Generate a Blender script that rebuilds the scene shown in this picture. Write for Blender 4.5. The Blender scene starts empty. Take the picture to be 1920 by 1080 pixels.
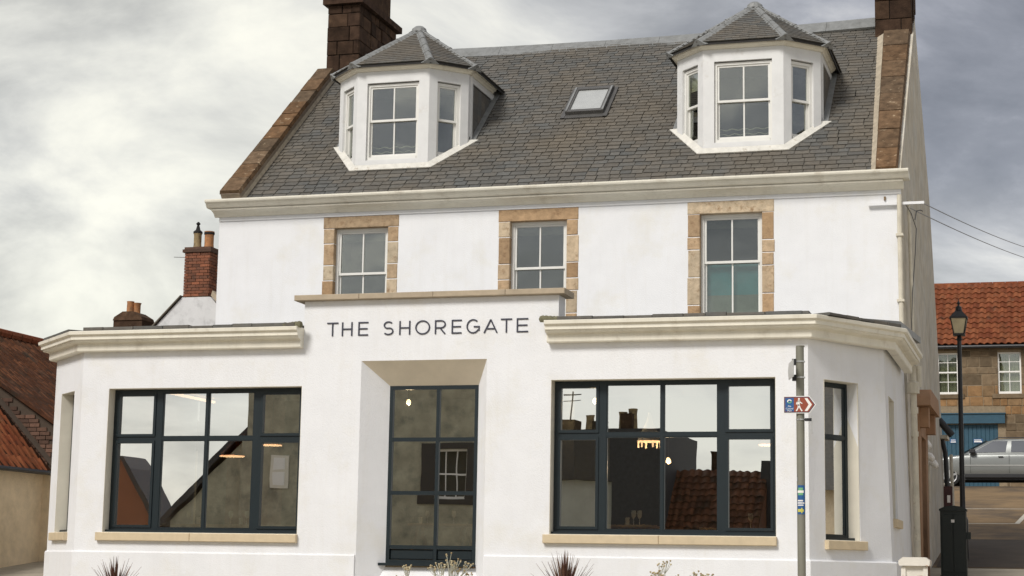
import bpy, math, random
from mathutils import Vector, Matrix
random.seed(7)
R = math.radians
scene = bpy.context.scene
COL = scene.collection

# ---------------------------------------------------------------- camera
cam_d = bpy.data.cameras.new('camera'); cam = bpy.data.objects.new('camera', cam_d); COL.objects.link(cam)
def cam_matrix(yaw, pitch, roll, loc):
    cy, sy, cp, sp, cr, sr = math.cos(yaw), math.sin(yaw), math.cos(pitch), math.sin(pitch), math.cos(roll), math.sin(roll)
    f = Vector((-sy*cp, cy*cp, sp)); rt = Vector((cy, sy, 0)); up = rt.cross(f)
    r2 = rt*cr + up*sr; u2 = up*cr - rt*sr; b = -f
    return Matrix(((r2.x, u2.x, b.x, loc[0]), (r2.y, u2.y, b.y, loc[1]), (r2.z, u2.z, b.z, loc[2]), (0, 0, 0, 1)))
cam.matrix_world = cam_matrix(R(16.60), R(8.82), R(0.975), (7.87, -30.5, 1.6))
cam_d.sensor_width = 36; cam_d.lens = 36*3430/1920; cam_d.clip_start = .1; cam_d.clip_end = 3000
scene.camera = cam
scene.view_settings.view_transform = 'Standard'; scene.view_settings.look = 'None'
scene.view_settings.exposure = 0.56; scene.view_settings.gamma = 1; scene.view_settings.use_curve_mapping = False

# ---------------------------------------------------------------- sky and sun
SUN_AZ, SUN_EL = R(200), R(42)      # azimuth clockwise from +Y
SKX, SKY = 15.9, 9.9
w = bpy.data.worlds.new('World'); scene.world = w; w.use_nodes = True
nt = w.node_tree; N = nt.nodes; L = nt.links; N.clear()
def wn(t, **k):
    n = N.new(t)
    for a, b in k.items():
        if a == 'in_':
            for i, v in b.items(): n.inputs[i].default_value = v
        else: setattr(n, a, b)
    return n
def ramp(N, stops, interp='LINEAR'):
    r = N.new('ShaderNodeValToRGB'); e = r.color_ramp.elements; r.color_ramp.interpolation = interp
    while len(e) < len(stops): e.new(.5)
    for i, (p, c) in enumerate(stops):
        e[i].position = p; e[i].color = (c[0], c[1], c[2], 1) if hasattr(c, '__len__') else (c, c, c, 1)
    return r
out = wn('ShaderNodeOutputWorld'); bg = wn('ShaderNodeBackground'); L.new(bg.outputs[0], out.inputs[0])
sky = wn('ShaderNodeTexSky'); sky.sky_type = 'NISHITA'; sky.sun_disc = False
sky.sun_elevation = SUN_EL; sky.sun_rotation = SUN_AZ
tc = wn('ShaderNodeTexCoord')
# project the view direction on a cloud layer overhead so that clouds flatten toward the horizon
sep = wn('ShaderNodeSeparateXYZ'); L.new(tc.outputs['Generated'], sep.inputs[0])
zc = wn('ShaderNodeMath', operation='MAXIMUM', in_={1: 0.0}); L.new(sep.outputs[2], zc.inputs[0])
za = wn('ShaderNodeMath', operation='ADD', in_={1: 0.34}); L.new(zc.outputs[0], za.inputs[0])
dx = wn('ShaderNodeMath', operation='DIVIDE'); L.new(sep.outputs[0], dx.inputs[0]); L.new(za.outputs[0], dx.inputs[1])
dy = wn('ShaderNodeMath', operation='DIVIDE'); L.new(sep.outputs[1], dy.inputs[0]); L.new(za.outputs[0], dy.inputs[1])
cmb = wn('ShaderNodeCombineXYZ'); L.new(dx.outputs[0], cmb.inputs[0]); L.new(dy.outputs[0], cmb.inputs[1])
n1 = wn('ShaderNodeTexNoise', in_={'Scale': 3.1, 'Detail': 9.0, 'Roughness': .58, 'Distortion': .4}); mp1 = wn('ShaderNodeMapping', in_={'Location': (SKX, SKY, 0)}); L.new(cmb.outputs[0], mp1.inputs[0]); L.new(mp1.outputs[0], n1.inputs['Vector'])
mp2 = wn('ShaderNodeMapping', in_={'Location': (5.3, 2.1, 0), 'Scale': (1.5, 1.5, 1)}); L.new(mp1.outputs[0], mp2.inputs[0])
n2 = wn('ShaderNodeTexNoise', in_={'Scale': .9, 'Detail': 3.0, 'Roughness': .5}); L.new(mp2.outputs[0], n2.inputs['Vector'])
mixn = wn('ShaderNodeMath', operation='MULTIPLY_ADD', in_={1: .55}); L.new(n1.outputs[0], mixn.inputs[0])
m2 = wn('ShaderNodeMath', operation='MULTIPLY', in_={1: .45}); L.new(n2.outputs[0], m2.inputs[0]); L.new(m2.outputs[0], mixn.inputs[2])
cr = ramp(N, [(.40, (.150, .150, .162)), (.455, (.20, .20, .216)), (.495, (.275, .275, .295)), (.535, (.40, .395, .40)), (.59, (.68, .655, .60))])
L.new(mixn.outputs[0], cr.inputs[0])
# lighter, warmer band of cloud low on the horizon all the way round
hz = ramp(N, [(0.0, 1.0), (.07, .78), (.14, .32), (.22, 0.0)], 'EASE')
L.new(sep.outputs[2], hz.inputs[0])
wz = wn('ShaderNodeMath', operation='MULTIPLY_ADD', in_={1: 2.6, 2: -1.25}); L.new(n1.outputs[0], wz.inputs[0])
hzs = wn('ShaderNodeMath', operation='ADD', use_clamp=True); L.new(hz.outputs[0], hzs.inputs[0])
wz2 = wn('ShaderNodeMath', operation='MULTIPLY'); L.new(wz.outputs[0], wz2.inputs[0]); L.new(hz.outputs[0], wz2.inputs[1])
L.new(wz2.outputs[0], hzs.inputs[1])
mxh = wn('ShaderNodeMix', data_type='RGBA'); L.new(hzs.outputs[0], mxh.inputs[0]); L.new(cr.outputs[0], mxh.inputs[6]); mxh.inputs[7].default_value = (.72, .70, .63, 1)
# thin veil lets a little of the clear sky colour through
skb = wn('ShaderNodeVectorMath', operation='SCALE', in_={3: .10}); L.new(sky.outputs[0], skb.inputs[0])
# the low sun glows through the cloud on the left of the view
gd_ = wn('ShaderNodeVectorMath', operation='DOT_PRODUCT'); L.new(tc.outputs['Generated'], gd_.inputs[0]); gd_.inputs[1].default_value = Vector((-.66, .74, .10)).normalized()
gp = wn('ShaderNodeMapRange', in_={1: .78, 2: 1.0, 3: 0, 4: 1.0}); gp.interpolation_type = 'SMOOTHSTEP'; L.new(gd_.outputs['Value'], gp.inputs[0])
gw = wn('ShaderNodeMath', operation='MULTIPLY_ADD', in_={1: 1.8, 2: -.30}, use_clamp=True); L.new(n1.outputs[0], gw.inputs[0])
gm = wn('ShaderNodeMath', operation='MULTIPLY', use_clamp=True); L.new(gp.outputs[0], gm.inputs[0]); L.new(gw.outputs[0], gm.inputs[1])
mxg = wn('ShaderNodeMix', data_type='RGBA'); L.new(gm.outputs[0], mxg.inputs[0]); L.new(mxh.outputs[2], mxg.inputs[6]); mxg.inputs[7].default_value = (.76, .74, .63, 1)
mx = wn('ShaderNodeMix', data_type='RGBA', in_={0: .88}); L.new(skb.outputs[0], mx.inputs[6]); L.new(mxg.outputs[2], mx.inputs[7])
L.new(mx.outputs[2], bg.inputs[0]); bg.inputs[1].default_value = 1.0

sd = bpy.data.lights.new('sun', 'SUN'); sun = bpy.data.objects.new('sun', sd); COL.objects.link(sun)
sd.energy = 1.9; sd.angle = R(18); sd.color = (1, .965, .91)
dirv = Vector((math.sin(SUN_AZ)*math.cos(SUN_EL), math.cos(SUN_AZ)*math.cos(SUN_EL), math.sin(SUN_EL)))
sun.rotation_euler = dirv.to_track_quat('Z', 'Y').to_euler()
sun.location = dirv*60

# ---------------------------------------------------------------- materials
MATS = {}
def pm(name, col, rough=.7, var=.12, scale=6, bump=.0, bscale=40, rnd=0., metal=0, hue=0., stain=None, spec=.5, coat=0, detail=6, emis=None, estr=0, tint=None, streak=None):
    """procedural principled material: noise variation, random per object / island, stains, bump"""
    m = bpy.data.materials.new(name); m.use_nodes = True; t = m.node_tree; N = t.nodes; L = t.links
    b = N['Principled BSDF']; b.inputs['Roughness'].default_value = rough; b.inputs['Metallic'].default_value = metal
    b.inputs['Specular IOR Level'].default_value = spec; b.inputs['Coat Weight'].default_value = coat
    geo = N.new('ShaderNodeNewGeometry')
    no = N.new('ShaderNodeTexNoise'); no.inputs['Scale'].default_value = scale; no.inputs['Detail'].default_value = detail; no.inputs['Roughness'].default_value = .6
    L.new(geo.outputs['Position'], no.inputs['Vector'])
    # value factor
    mr = N.new('ShaderNodeMapRange'); mr.inputs[1].default_value = .3; mr.inputs[2].default_value = .7; mr.inputs[3].default_value = 1-var; mr.inputs[4].default_value = 1+var
    L.new(no.outputs[0], mr.inputs[0]); val = mr.outputs[0]
    base = N.new('ShaderNodeRGB'); base.outputs[0].default_value = (*col, 1); cur = base.outputs[0]
    if rnd or tint:
        oi = N.new('ShaderNodeObjectInfo'); ad = N.new('ShaderNodeMath'); ad.operation = 'ADD'
        L.new(oi.outputs['Random'], ad.inputs[0]); L.new(geo.outputs['Random Per Island'], ad.inputs[1])
        fr = N.new('ShaderNodeMath'); fr.operation = 'FRACT'; L.new(ad.outputs[0], fr.inputs[0])
        r2 = N.new('ShaderNodeMapRange'); r2.inputs[3].default_value = 1-rnd; r2.inputs[4].default_value = 1+rnd; L.new(fr.outputs[0], r2.inputs[0])
        mu = N.new('ShaderNodeMath'); mu.operation = 'MULTIPLY'; L.new(val, mu.inputs[0]); L.new(r2.outputs[0], mu.inputs[1]); val = mu.outputs[0]
        if tint:
            f2 = N.new('ShaderNodeMath'); f2.operation = 'MULTIPLY'; f2.inputs[1].default_value = 7.31; L.new(fr.outputs[0], f2.inputs[0])
            f3 = N.new('ShaderNodeMath'); f3.operation = 'FRACT'; L.new(f2.outputs[0], f3.inputs[0])
            mt = N.new('ShaderNodeMix'); mt.data_type = 'RGBA'; L.new(f3.outputs[0], mt.inputs[0]); L.new(cur, mt.inputs[6]); mt.inputs[7].default_value = (*tint, 1); cur = mt.outputs[2]
    if stain:
        sc, ss, lo, hi = stain   # colour, scale, threshold
        n3 = N.new('ShaderNodeTexNoise'); n3.inputs['Scale'].default_value = ss; n3.inputs['Detail'].default_value = 8; n3.inputs['Roughness'].default_value = .65
        mp = N.new('ShaderNodeMapping'); mp.inputs['Location'].default_value = (3.7, 1.2, 9.1); L.new(geo.outputs['Position'], mp.inputs[0]); L.new(mp.outputs[0], n3.inputs['Vector'])
        rr = N.new('ShaderNodeMapRange'); rr.inputs[1].default_value = lo; rr.inputs[2].default_value = hi; L.new(n3.outputs[0], rr.inputs[0])
        mt = N.new('ShaderNodeMix'); mt.data_type = 'RGBA'; L.new(rr.outputs[0], mt.inputs[0]); L.new(cur, mt.inputs[6]); mt.inputs[7].default_value = (*sc, 1); cur = mt.outputs[2]
    if streak:
        sc, amt = streak
        n4 = N.new('ShaderNodeTexNoise'); n4.inputs['Scale'].default_value = 1; n4.inputs['Detail'].default_value = 6; n4.inputs['Roughness'].default_value = .7
        mp = N.new('ShaderNodeMapping'); mp.inputs['Scale'].default_value = (7, 7, .55); L.new(geo.outputs['Position'], mp.inputs[0]); L.new(mp.outputs[0], n4.inputs['Vector'])
        rr = N.new('ShaderNodeMapRange'); rr.inputs[1].default_value = .50; rr.inputs[2].default_value = .80; rr.inputs[4].default_value = amt; L.new(n4.outputs[0], rr.inputs[0])
        mt = N.new('ShaderNodeMix'); mt.data_type = 'RGBA'; L.new(rr.outputs[0], mt.inputs[0]); L.new(cur, mt.inputs[6]); mt.inputs[7].default_value = (*sc, 1); cur = mt.outputs[2]
    vm = N.new('ShaderNodeVectorMath'); vm.operation = 'SCALE'; L.new(cur, vm.inputs[0]); L.new(val, vm.inputs[3])
    L.new(vm.outputs[0], b.inputs['Base Color'])
    if bump:
        nb = N.new('ShaderNodeTexNoise'); nb.inputs['Scale'].default_value = bscale; nb.inputs['Detail'].default_value = 5; L.new(geo.outputs['Position'], nb.inputs['Vector'])
        bp = N.new('ShaderNodeBump'); bp.inputs['Strength'].default_value = bump; bp.inputs['Distance'].default_value = .01
        L.new(nb.outputs[0], bp.inputs['Height']); L.new(bp.outputs[0], b.inputs['Normal'])
    if emis: b.inputs['Emission Color'].default_value = (*emis, 1); b.inputs['Emission Strength'].default_value = estr
    MATS[name] = m; return m
def glass_mat(name, refl, tr, wob=.0):
    m = bpy.data.materials.new(name); m.use_nodes = True; t = m.node_tree; N = t.nodes; L = t.links; N.clear()
    o = N.new('ShaderNodeOutputMaterial'); mix = N.new('ShaderNodeMixShader'); tb = N.new('ShaderNodeBsdfTransparent'); gl = N.new('ShaderNodeBsdfGlossy')
    gl.inputs['Roughness'].default_value = .003; gl.inputs['Color'].default_value = (.97, .99, 1, 1); tb.inputs[0].default_value = (*tr, 1); 
    lw = N.new('ShaderNodeLayerWeight'); lw.inputs[0].default_value = .35
    mr = N.new('ShaderNodeMapRange'); mr.inputs[1].default_value = 0; mr.inputs[2].default_value = 1; mr.inputs[3].default_value = refl; mr.inputs[4].default_value = min(1, refl+.35)
    L.new(lw.outputs['Facing'], mr.inputs[0]); L.new(mr.outputs[0], mix.inputs[0])
    geo = N.new('ShaderNodeNewGeometry'); nb = N.new('ShaderNodeTexNoise'); nb.inputs['Scale'].default_value = 1.6; nb.inputs['Detail'].default_value = 1; L.new(geo.outputs['Position'], nb.inputs['Vector'])
    bp = N.new('ShaderNodeBump'); bp.inputs['Strength'].default_value = wob; bp.inputs['Distance'].default_value = .02; L.new(nb.outputs[0], bp.inputs['Height']); L.new(bp.outputs[0], gl.inputs['Normal'])
    L.new(tb.outputs[0], mix.inputs[1]); L.new(gl.outputs[0], mix.inputs[2]); L.new(mix.outputs[0], o.inputs[0]); MATS[name] = m; return m
pm('white_render', (.798, .802, .815), .9, .03, 2.3, .45, 55, stain=((.74, .72, .66), 1.4, .52, .85), spec=.2, streak=((.62, .59, .52), .20))
pm('grey_harl', (.56, .51, .42), .95, .16, 3, 1.0, 45, stain=((.60, .58, .53), 1.5, .45, .7), spec=.15)
pm('cream_paint', (.70, .66, .56), .45, .05, 4, .05, 60, spec=.4)
pm('cornice_paint', (.80, .76, .65), .5, .06, 3, .05, 60, stain=((.48, .42, .32), 2.2, .56, .80), spec=.4, streak=((.50, .45, .34), .35))
pm('window_white', (.74, .73, .69), .4, .04, 5, .03, 60)
pm('dormer_white', (.70, .70, .69), .55, .05, 4, .08, 60, stain=((.48, .44, .38), 3.0, .6, .85))
pm('sill_stone', (.60, .49, .33), .8, .08, 7, .15, 120, rnd=.05)
pm('teal_frame', (.0055, .0135, .0175), .4, .1, 8, 0)
pm('slate', (.126, .114, .097), .70, .16, 14, .35, 60, rnd=.13, tint=(.100, .102, .098), stain=((.135, .115, .088), .55, .42, .70), spec=.35)
pm('roof_deck', (.03, .028, .026), .9)
pm('lead', (.23, .235, .23), .5, .16, 9, .15, 30, stain=((.16, .16, .15), 5, .5, .75), metal=.1)
pm('flashing', (.66, .64, .58), .7, .12, 9, .4, 30, stain=((.30, .23, .15), 8, .58, .76))
pm('orange_stone', (.40, .26, .145), .9, .20, 9, 1.0, 35, rnd=.16, tint=(.52, .43, .31), stain=((.25, .155, .085), 9, .54, .74), spec=.2)
pm('skew_stone', (.135, .076, .038), .95, .40, 7, .8, 40, rnd=.22, tint=(.12, .085, .055), stain=((.42, .33, .22), 9, .60, .76), spec=.15)
pm('mortar', (.42, .36, .27), .95, .2, 10, .5, 50)
pm('skew_side', (.26, .21, .16), .95, .25, 8, .5, 50)
pm('chimney_stone', (.042, .025, .017), .95, .40, 6, .8, 30, rnd=.30, tint=(.070, .042, .026), stain=((.16, .105, .065), 4, .6, .8), spec=.15)
pm('cope_stone', (.42, .345, .25), .9, .12, 6, .25, 60)
pm('letter_grey', (.035, .036, .055), .5)
pm('pole_grey', (.20, .195, .155), .6, .08, 6)
pm('steel', (.55, .55, .53), .3, .05, 5, metal=.9)
pm('sign_brown', (.28, .055, .022), .5, .05)
pm('sign_white', (.82, .80, .76), .5, .03)
pm('sign_blue', (.015, .095, .27), .5, .05)
pm('sign_dark', (.03, .03, .08), .5)
pm('sign_green', (.16, .40, .20), .5)
pm('sign_yellow', (.62, .58, .10), .5)
pm('black_metal', (.012, .012, .014), .4, .1)
pm('lamp_glass', (.62, .53, .34), .35, .12, 9, emis=None)
pm('pantile_red', (.165, .046, .020), .85, .20, 8, .3, 60, rnd=.16, tint=(.215, .075, .032), stain=((.10, .055, .035), 3, .55, .75), spec=.15)
pm('pantile_dark', (.075, .034, .020), .9, .3, 7, .3, 60, rnd=.35, tint=(.12, .05, .025), stain=((.035, .03, .022), 2, .5, .7), spec=.1)
pm('brown_stone', (.15, .112, .072), .95, .22, 5, .6, 40, rnd=.22, tint=(.20, .145, .09), stain=((.12, .075, .04), 6, .56, .76), spec=.15)
pm('rubble_orange', (.27, .155, .072), .95, .25, 5, .6, 40, rnd=.25, tint=(.22, .15, .085), stain=((.12, .07, .04), 6, .56, .76), spec=.15)
pm('stone_mortar', (.26, .20, .13), .95, .2, 10, .5, 50)
pm('brick', (.24, .085, .042), .9, .2, 12, .4, 60, rnd=.3, tint=(.13, .055, .032), stain=((.05, .035, .025), 6, .55, .75))
pm('brick_dark', (.085, .045, .028), .9, .2, 12, .4, 60, rnd=.35, tint=(.14, .075, .05))
pm('terracotta', (.38, .17, .065), .8, .2, 9, stain=((.12, .08, .05), 6, .5, .75))
pm('yellow_pot', (.30, .22, .11), .8, .2, 9, stain=((.08, .06, .04), 6, .5, .7))
pm('soot', (.012, .010, .009), .9)
pm('tan_harl', (.80, .66, .46), .95, .10, 5, 1.2, 30, stain=((.62, .50, .33), 1.2, .5, .75))
pm('garage_blue', (.022, .075, .115), .55, .12, 5)
pm('net_curtain', (.50, .50, .44), .9, .18, 14)
pm('car_paint', (.25, .26, .25), .36, .03, 3, metal=.5, coat=.3)
pm('car_trim', (.02, .02, .022), .55)
pm('tyre', (.015, .015, .015), .85)
pm('rim', (.60, .60, .60), .3, metal=.8)
pm('lamp_red', (.4, .02, .02), .3)
pm('cabinet_green', (.003, .009, .007), .45, .15, 3)
pm('dark_red', (.045, .008, .008), .5)
pm('pier_paint', (.72, .68, .60), .7, .08, 5, .3, 40, stain=((.40, .17, .06), 5, .58, .70))
pm('asphalt', (.20, .130, .062), .93, .20, 1.1, .5, 50, stain=((.085, .060, .038), .35, .48, .62))
pm('paving', (.36, .32, .25), .93, .2, 2, .4, 50)
pm('road_white', (.50, .46, .38), .8, .2, 6)
pm('door_brown', (.36, .21, .12), .85, .14, 5, .3, 50)
pm('pipe_cream', (.62, .57, .46), .5, .14, 5, stain=((.30, .20, .10), 6, .6, .75))
pm('wire', (.10, .10, .10), .6)
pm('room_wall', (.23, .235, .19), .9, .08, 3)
pm('room_brown', (.26, .10, .05), .9, .08, 3)
pm('room_white', (.55, .52, .46), .9, .05, 3)
pm('room_floor', (.16, .10, .06), .6, .2, 3)
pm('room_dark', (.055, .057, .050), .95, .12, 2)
pm('blind', (.16, .16, .14), .9, .05, 5)
pm('table_wood', (.60, .42, .24), .5, .12, 6)
pm('clear_glass', (.75, .77, .70), .15, .1, 8)
pm('bottle_glass', (.04, .06, .03), .15)
pm('copper', (.50, .20, .10), .35, metal=.4)
pm('bulb', (1, .8, .5), .5, emis=(1, .72, .38), estr=9)
pm('bulb_soft', (1, .85, .6), .5, emis=(1, .60, .32), estr=4)
pm('forecourt_bounce', (.44, .39, .31), .9, .15, 2, .4, 50)  # unseen ground, made pale to bounce light up to soffits and cornices
pm('dark_slate', (.030, .031, .034), .7, .25, 9, .4, 40)
pm('dark_wall', (.045, .042, .040), .95, .3, 3, .6, 20)
pm('led', (1, .8, .5), .5, emis=(1, .62, .36), estr=2.2)
pm('brick_joint', (.07, .05, .035), .95)
pm('far_wire', (.26, .26, .27), .6)
pm('leaf_dark', (.075, .022, .018), .5, .35, 20, tint=(.16, .09, .05), rnd=.3)
pm('silver_leaf', (.46, .45, .36), .9, .2, 20)
pm('seed_head', (.52, .46, .30), .9, .3, 20, rnd=.25, tint=(.34, .24, .12))
pm('skylight_glass', (.42, .43, .42), .25, .08, 6)
pm('skylight_frame', (.085, .082, .078), .5)
pm('harl_green', (.36, .34, .25), .95, .28, 2.2, .8, 20, stain=((.22, .22, .17), 3, .5, .7))
pm('harl_pale', (.42, .42, .37), .95, .10, 2, .6, 30)
pm('dirt', (.06, .045, .03), .95)
glass_mat('new_glass', .66, (.50, .51, .46), .03)
glass_mat('old_glass', .15, (.80, .82, .74), .12)

# ---------------------------------------------------------------- mesh helpers
ORG = {}
def V3(a): return Vector(a)
class Fr:
    """local frame: x along, y inward, z up"""
    def __init__(s, o=(0, 0, 0), x=(1, 0, 0), y=(0, 1, 0), z=(0, 0, 1)): s.o = V3(o); s.x = V3(x); s.y = V3(y); s.z = V3(z)
    def __call__(s, a, b, c): return s.o + s.x*a + s.y*b + s.z*c
    def sub(s, a, b, c): return Fr(s(a, b, c), s.x, s.y, s.z)
W = Fr()
def wallframe(A, B, z=0):
    d = (Vector((B[0], B[1], 0)) - Vector((A[0], A[1], 0))).normalized(); return Fr((A[0], A[1], z), d, (-d.y, d.x, 0))
class MB:
    def __init__(s): s.v = []; s.f = []
    def add(s, vs, fs): n = len(s.v); s.v += [Vector(p) for p in vs]; s.f += [tuple(i+n for i in f) for f in fs]; return s
    def box(s, x0, x1, y0, y1, z0, z1, fr=W, taper=0):
        p = [fr(x, y, z) for z in (z0, z1) for x, y in ((x0, y0), (x1, y0), (x1, y1), (x0, y1))]
        return s.add(p, [(3, 2, 1, 0), (4, 5, 6, 7), (0, 1, 5, 4), (1, 2, 6, 5), (2, 3, 7, 6), (3, 0, 4, 7)])
    def bbox(s, x0, x1, y0, y1, z0, z1, fr=W, b=.01):
        """box whose front (y0) face edges are chamfered"""
        p = [fr(x, y1, z) for x, z in ((x0, z0), (x1, z0), (x1, z1), (x0, z1))] + [fr(x, y0+b, z) for x, z in ((x0, z0), (x1, z0), (x1, z1), (x0, z1))] + \
            [fr(x, y0, z) for x, z in ((x0+b, z0+b), (x1-b, z0+b), (x1-b, z1-b), (x0+b, z1-b))]
        f = [(0, 3, 2, 1), (8, 9, 10, 11)]
        for i in range(4): j = (i+1) % 4; f += [(i, j, 4+j, 4+i), (4+i, 4+j, 8+j, 8+i)]
        return s.add(p, f)
    def prism(s, poly, a, b, fr=W, axis='y'):
        """extrude polygon (list of 2D) between a and b along axis of the frame"""
        n = len(poly)
        g = {'y': lambda p, t: fr(p[0], t, p[1]), 'x': lambda p, t: fr(t, p[0], p[1]), 'z': lambda p, t: fr(p[0], p[1], t)}[axis]
        vs = [g(p, a) for p in poly] + [g(p, b) for p in poly]
        return s.add(vs, [tuple(range(n)), tuple(range(2*n-1, n-1, -1))] + [(i, i+n, (i+1) % n+n, (i+1) % n) for i in range(n)])
    def tube(s, pts, r, n=8, cap=True):
        pts = [V3(p) for p in pts]; rs = r if hasattr(r, '__len__') else [r]*len(pts); base = len(s.v); vs = []
        for i, p in enumerate(pts):
            d = (pts[min(i+1, len(pts)-1)] - pts[max(i-1, 0)]).normalized()
            u = d.cross(Vector((0, 0, 1))) if abs(d.z) < .95 else d.cross(Vector((1, 0, 0))); u.normalize(); v = d.cross(u)
            for k in range(n): a = 2*math.pi*k/n; vs.append(p + (u*math.cos(a)+v*math.sin(a))*rs[i])
        fs = []
        for i in range(len(pts)-1):
            for k in range(n): k2 = (k+1) % n; fs.append((i*n+k, i*n+k2, (i+1)*n+k2, (i+1)*n+k))
        if cap: fs += [tuple(range(n-1, -1, -1)), tuple((len(pts)-1)*n+k for k in range(n))]
        return s.add(vs, fs)
    def lathe(s, prof, o, n=16, fr=None):
        fr = fr or Fr(o); vs = []; m = len(prof)
        for r, z in prof:
            for k in range(n): a = 2*math.pi*k/n; vs.append(fr(r*math.cos(a), r*math.sin(a), z))
        fs = [(i*n+k, i*n+(k+1) % n, (i+1)*n+(k+1) % n, (i+1)*n+k) for i in range(m-1) for k in range(n)]
        return s.add(vs, fs + [tuple(range(n-1, -1, -1)), tuple((m-1)*n+k for k in range(n))])
    def sweep(s, path, prof, closed_ends=True):
        """sweep profile (outward distance, z) along plan path [(x,y)], mitred; outward is right-hand side of travel"""
        P = [Vector((x, y)) for x, y in path]; n = len(prof); vs = []
        def nr(a, b): d = (b-a).normalized(); return Vector((d.y, -d.x))
        for i, p in enumerate(P):
            if i == 0: m = nr(P[0], P[1])
            elif i == len(P)-1: m = nr(P[-2], P[-1])
            else:
                a, b = nr(P[i-1], p), nr(p, P[i+1]); m = (a+b).normalized(); m = m/max(.3, m.dot(a))
            for d, z in prof: q = p + m*d; vs.append((q.x, q.y, z))
        fs = [(i*n+k, (i+1)*n+k, (i+1)*n+(k+1) % n, i*n+(k+1) % n) for i in range(len(P)-1) for k in range(n)]
        if closed_ends: fs += [tuple(range(n)), tuple(range((len(P)-1)*n+n-1, (len(P)-1)*n-1, -1))]
        return s.add(vs, fs)
    def mesh(s, name, mat, off=Vector((0, 0, 0)), smooth=False):
        m = bpy.data.meshes.new(name); m.from_pydata([tuple(v-off) for v in s.v], [], s.f); m.validate()
        if mat: m.materials.append(MATS[mat])
        if smooth:
            for p in m.polygons: p.use_smooth = True
            try: m.set_sharp_from_angle(angle=R(40))
            except Exception: pass
        return m
    def build(s, name, mat, parent=None, smooth=False, kind=None, label=None):
        off = ORG[parent.name] if parent else Vector((0, 0, 0))
        o = bpy.data.objects.new(name, s.mesh(name, mat, off, smooth)); COL.objects.link(o)
        if parent: o.parent = parent
        ORG[o.name] = off
        if kind: o['kind'] = kind
        if label: o['label'] = label
        return o
def thing(name, loc, label, cat, group=None, rz=0):
    o = bpy.data.objects.new(name, None); COL.objects.link(o); o.location = loc; o.rotation_euler = (0, 0, rz); o.empty_display_size = .2
    ORG[o.name] = Vector(loc); o['label'] = label; o['category'] = cat
    if group: o['group'] = group
    return o
def inst(name, mesh, parent, M4, kind=None):
    """object sharing mesh data placed at world matrix M4 under parent (whose origin has identity rotation)"""
    o = bpy.data.objects.new(name, mesh); COL.objects.link(o); o.parent = parent
    off = ORG[parent.name]; M4 = M4.copy(); M4.translation = M4.translation - off; o.matrix_basis = M4; ORG[o.name] = off
    return o
def fmat(fr, sx=1, sy=1, sz=1):
    return Matrix(((fr.x.x*sx, fr.y.x*sy, fr.z.x*sz, fr.o.x), (fr.x.y*sx, fr.y.y*sy, fr.z.y*sz, fr.o.y), (fr.x.z*sx, fr.y.z*sy, fr.z.z*sz, fr.o.z), (0, 0, 0, 1)))
def rotfr(fr, ax, ang):
    m = Matrix.Rotation(ang, 3, ax); return Fr(fr.o, m@fr.x, m@fr.y, m@fr.z)
def wall_holes(mb, fr, x0, x1, z0, z1, th, holes, voids=()):
    H = list(holes)+list(voids)
    xs = sorted({x0, x1, *[h[0] for h in H], *[h[1] for h in H]}); zs = sorted({z0, z1, *[h[2] for h in H], *[h[3] for h in H]})
    xs = [x for x in xs if x0 <= x <= x1]; zs = [z for z in zs if z0 <= z <= z1]
    solid = lambda i, j: 0 <= i < len(xs)-1 and 0 <= j < len(zs)-1 and not any(h[0] < (xs[i]+xs[i+1])/2 < h[1] and h[2] < (zs[j]+zs[j+1])/2 < h[3] for h in H)
    for i in range(len(xs)-1):
        for j in range(len(zs)-1):
            if not solid(i, j): continue
            a, b, c, d = xs[i], xs[i+1], zs[j], zs[j+1]
            q = [fr(a, 0, c), fr(b, 0, c), fr(b, 0, d), fr(a, 0, d)]; k = [fr(a, th, c), fr(b, th, c), fr(b, th, d), fr(a, th, d)]
            mb.add(q, [(0, 1, 2, 3)]); mb.add(k, [(3, 2, 1, 0)])
            if not solid(i-1, j): mb.add([q[0], q[3], k[3], k[0]], [(0, 1, 2, 3)])
            if not solid(i+1, j): mb.add([q[1], k[1], k[2], q[2]], [(0, 1, 2, 3)])
            if not solid(i, j-1): mb.add([q[0], k[0], k[1], q[1]], [(0, 1, 2, 3)])
            if not solid(i, j+1): mb.add([q[3], q[2], k[2], k[3]], [(0, 1, 2, 3)])
    return mb

# ---------------------------------------------------------------- ground
GP = [(-300, -3), (-60, -1.0), (-30, 0), (-8, .7), (0, 1.35), (4, 1.75), (28, 4.45), (40, 4.95), (90, 6.0), (900, 8)]
def gz(y):
    for (a, za_), (b, zb) in zip(GP, GP[1:]):
        if a <= y <= b: return za_+(zb-za_)*(y-a)/(b-a)
    return 0
def sheet(name, xs, y0, y1, dz, mat, step=1.0):
    mb = MB(); ys = [y0]
    while ys[-1] < y1-1e-6: ys.append(min(y1, ys[-1]+step))
    ys = sorted(set(ys+[p for p, _ in GP if y0 < p < y1]))
    vs = [(x, y, gz(y)+dz) for y in ys for x in xs]; n = len(xs)
    mb.add(vs, [(i*n+k, i*n+k+1, (i+1)*n+k+1, (i+1)*n+k) for i in range(len(ys)-1) for k in range(n-1)])
    return mb.build(name, mat, kind='structure')
sheet('ground', [-600, -40, -8, 5, 10, 60, 600], -300, 900, 0, 'paving', 20)
sheet('road', [4.6, 6, 8, 10, 14], 4.5, 33.2, .006, 'asphalt')
sheet('unseen_forecourt', [-14, 0, 14], -30, -9.2, .006, 'forecourt_bounce')
sheet('dark_road_patch', [5.7, 8, 13.9], 4.6, 10.2, .011, 'road_patch' if 'road_patch' in MATS else pm('road_patch', (.05, .036, .024), .9, .25, 2, .5, 50) and 'road_patch')
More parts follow.
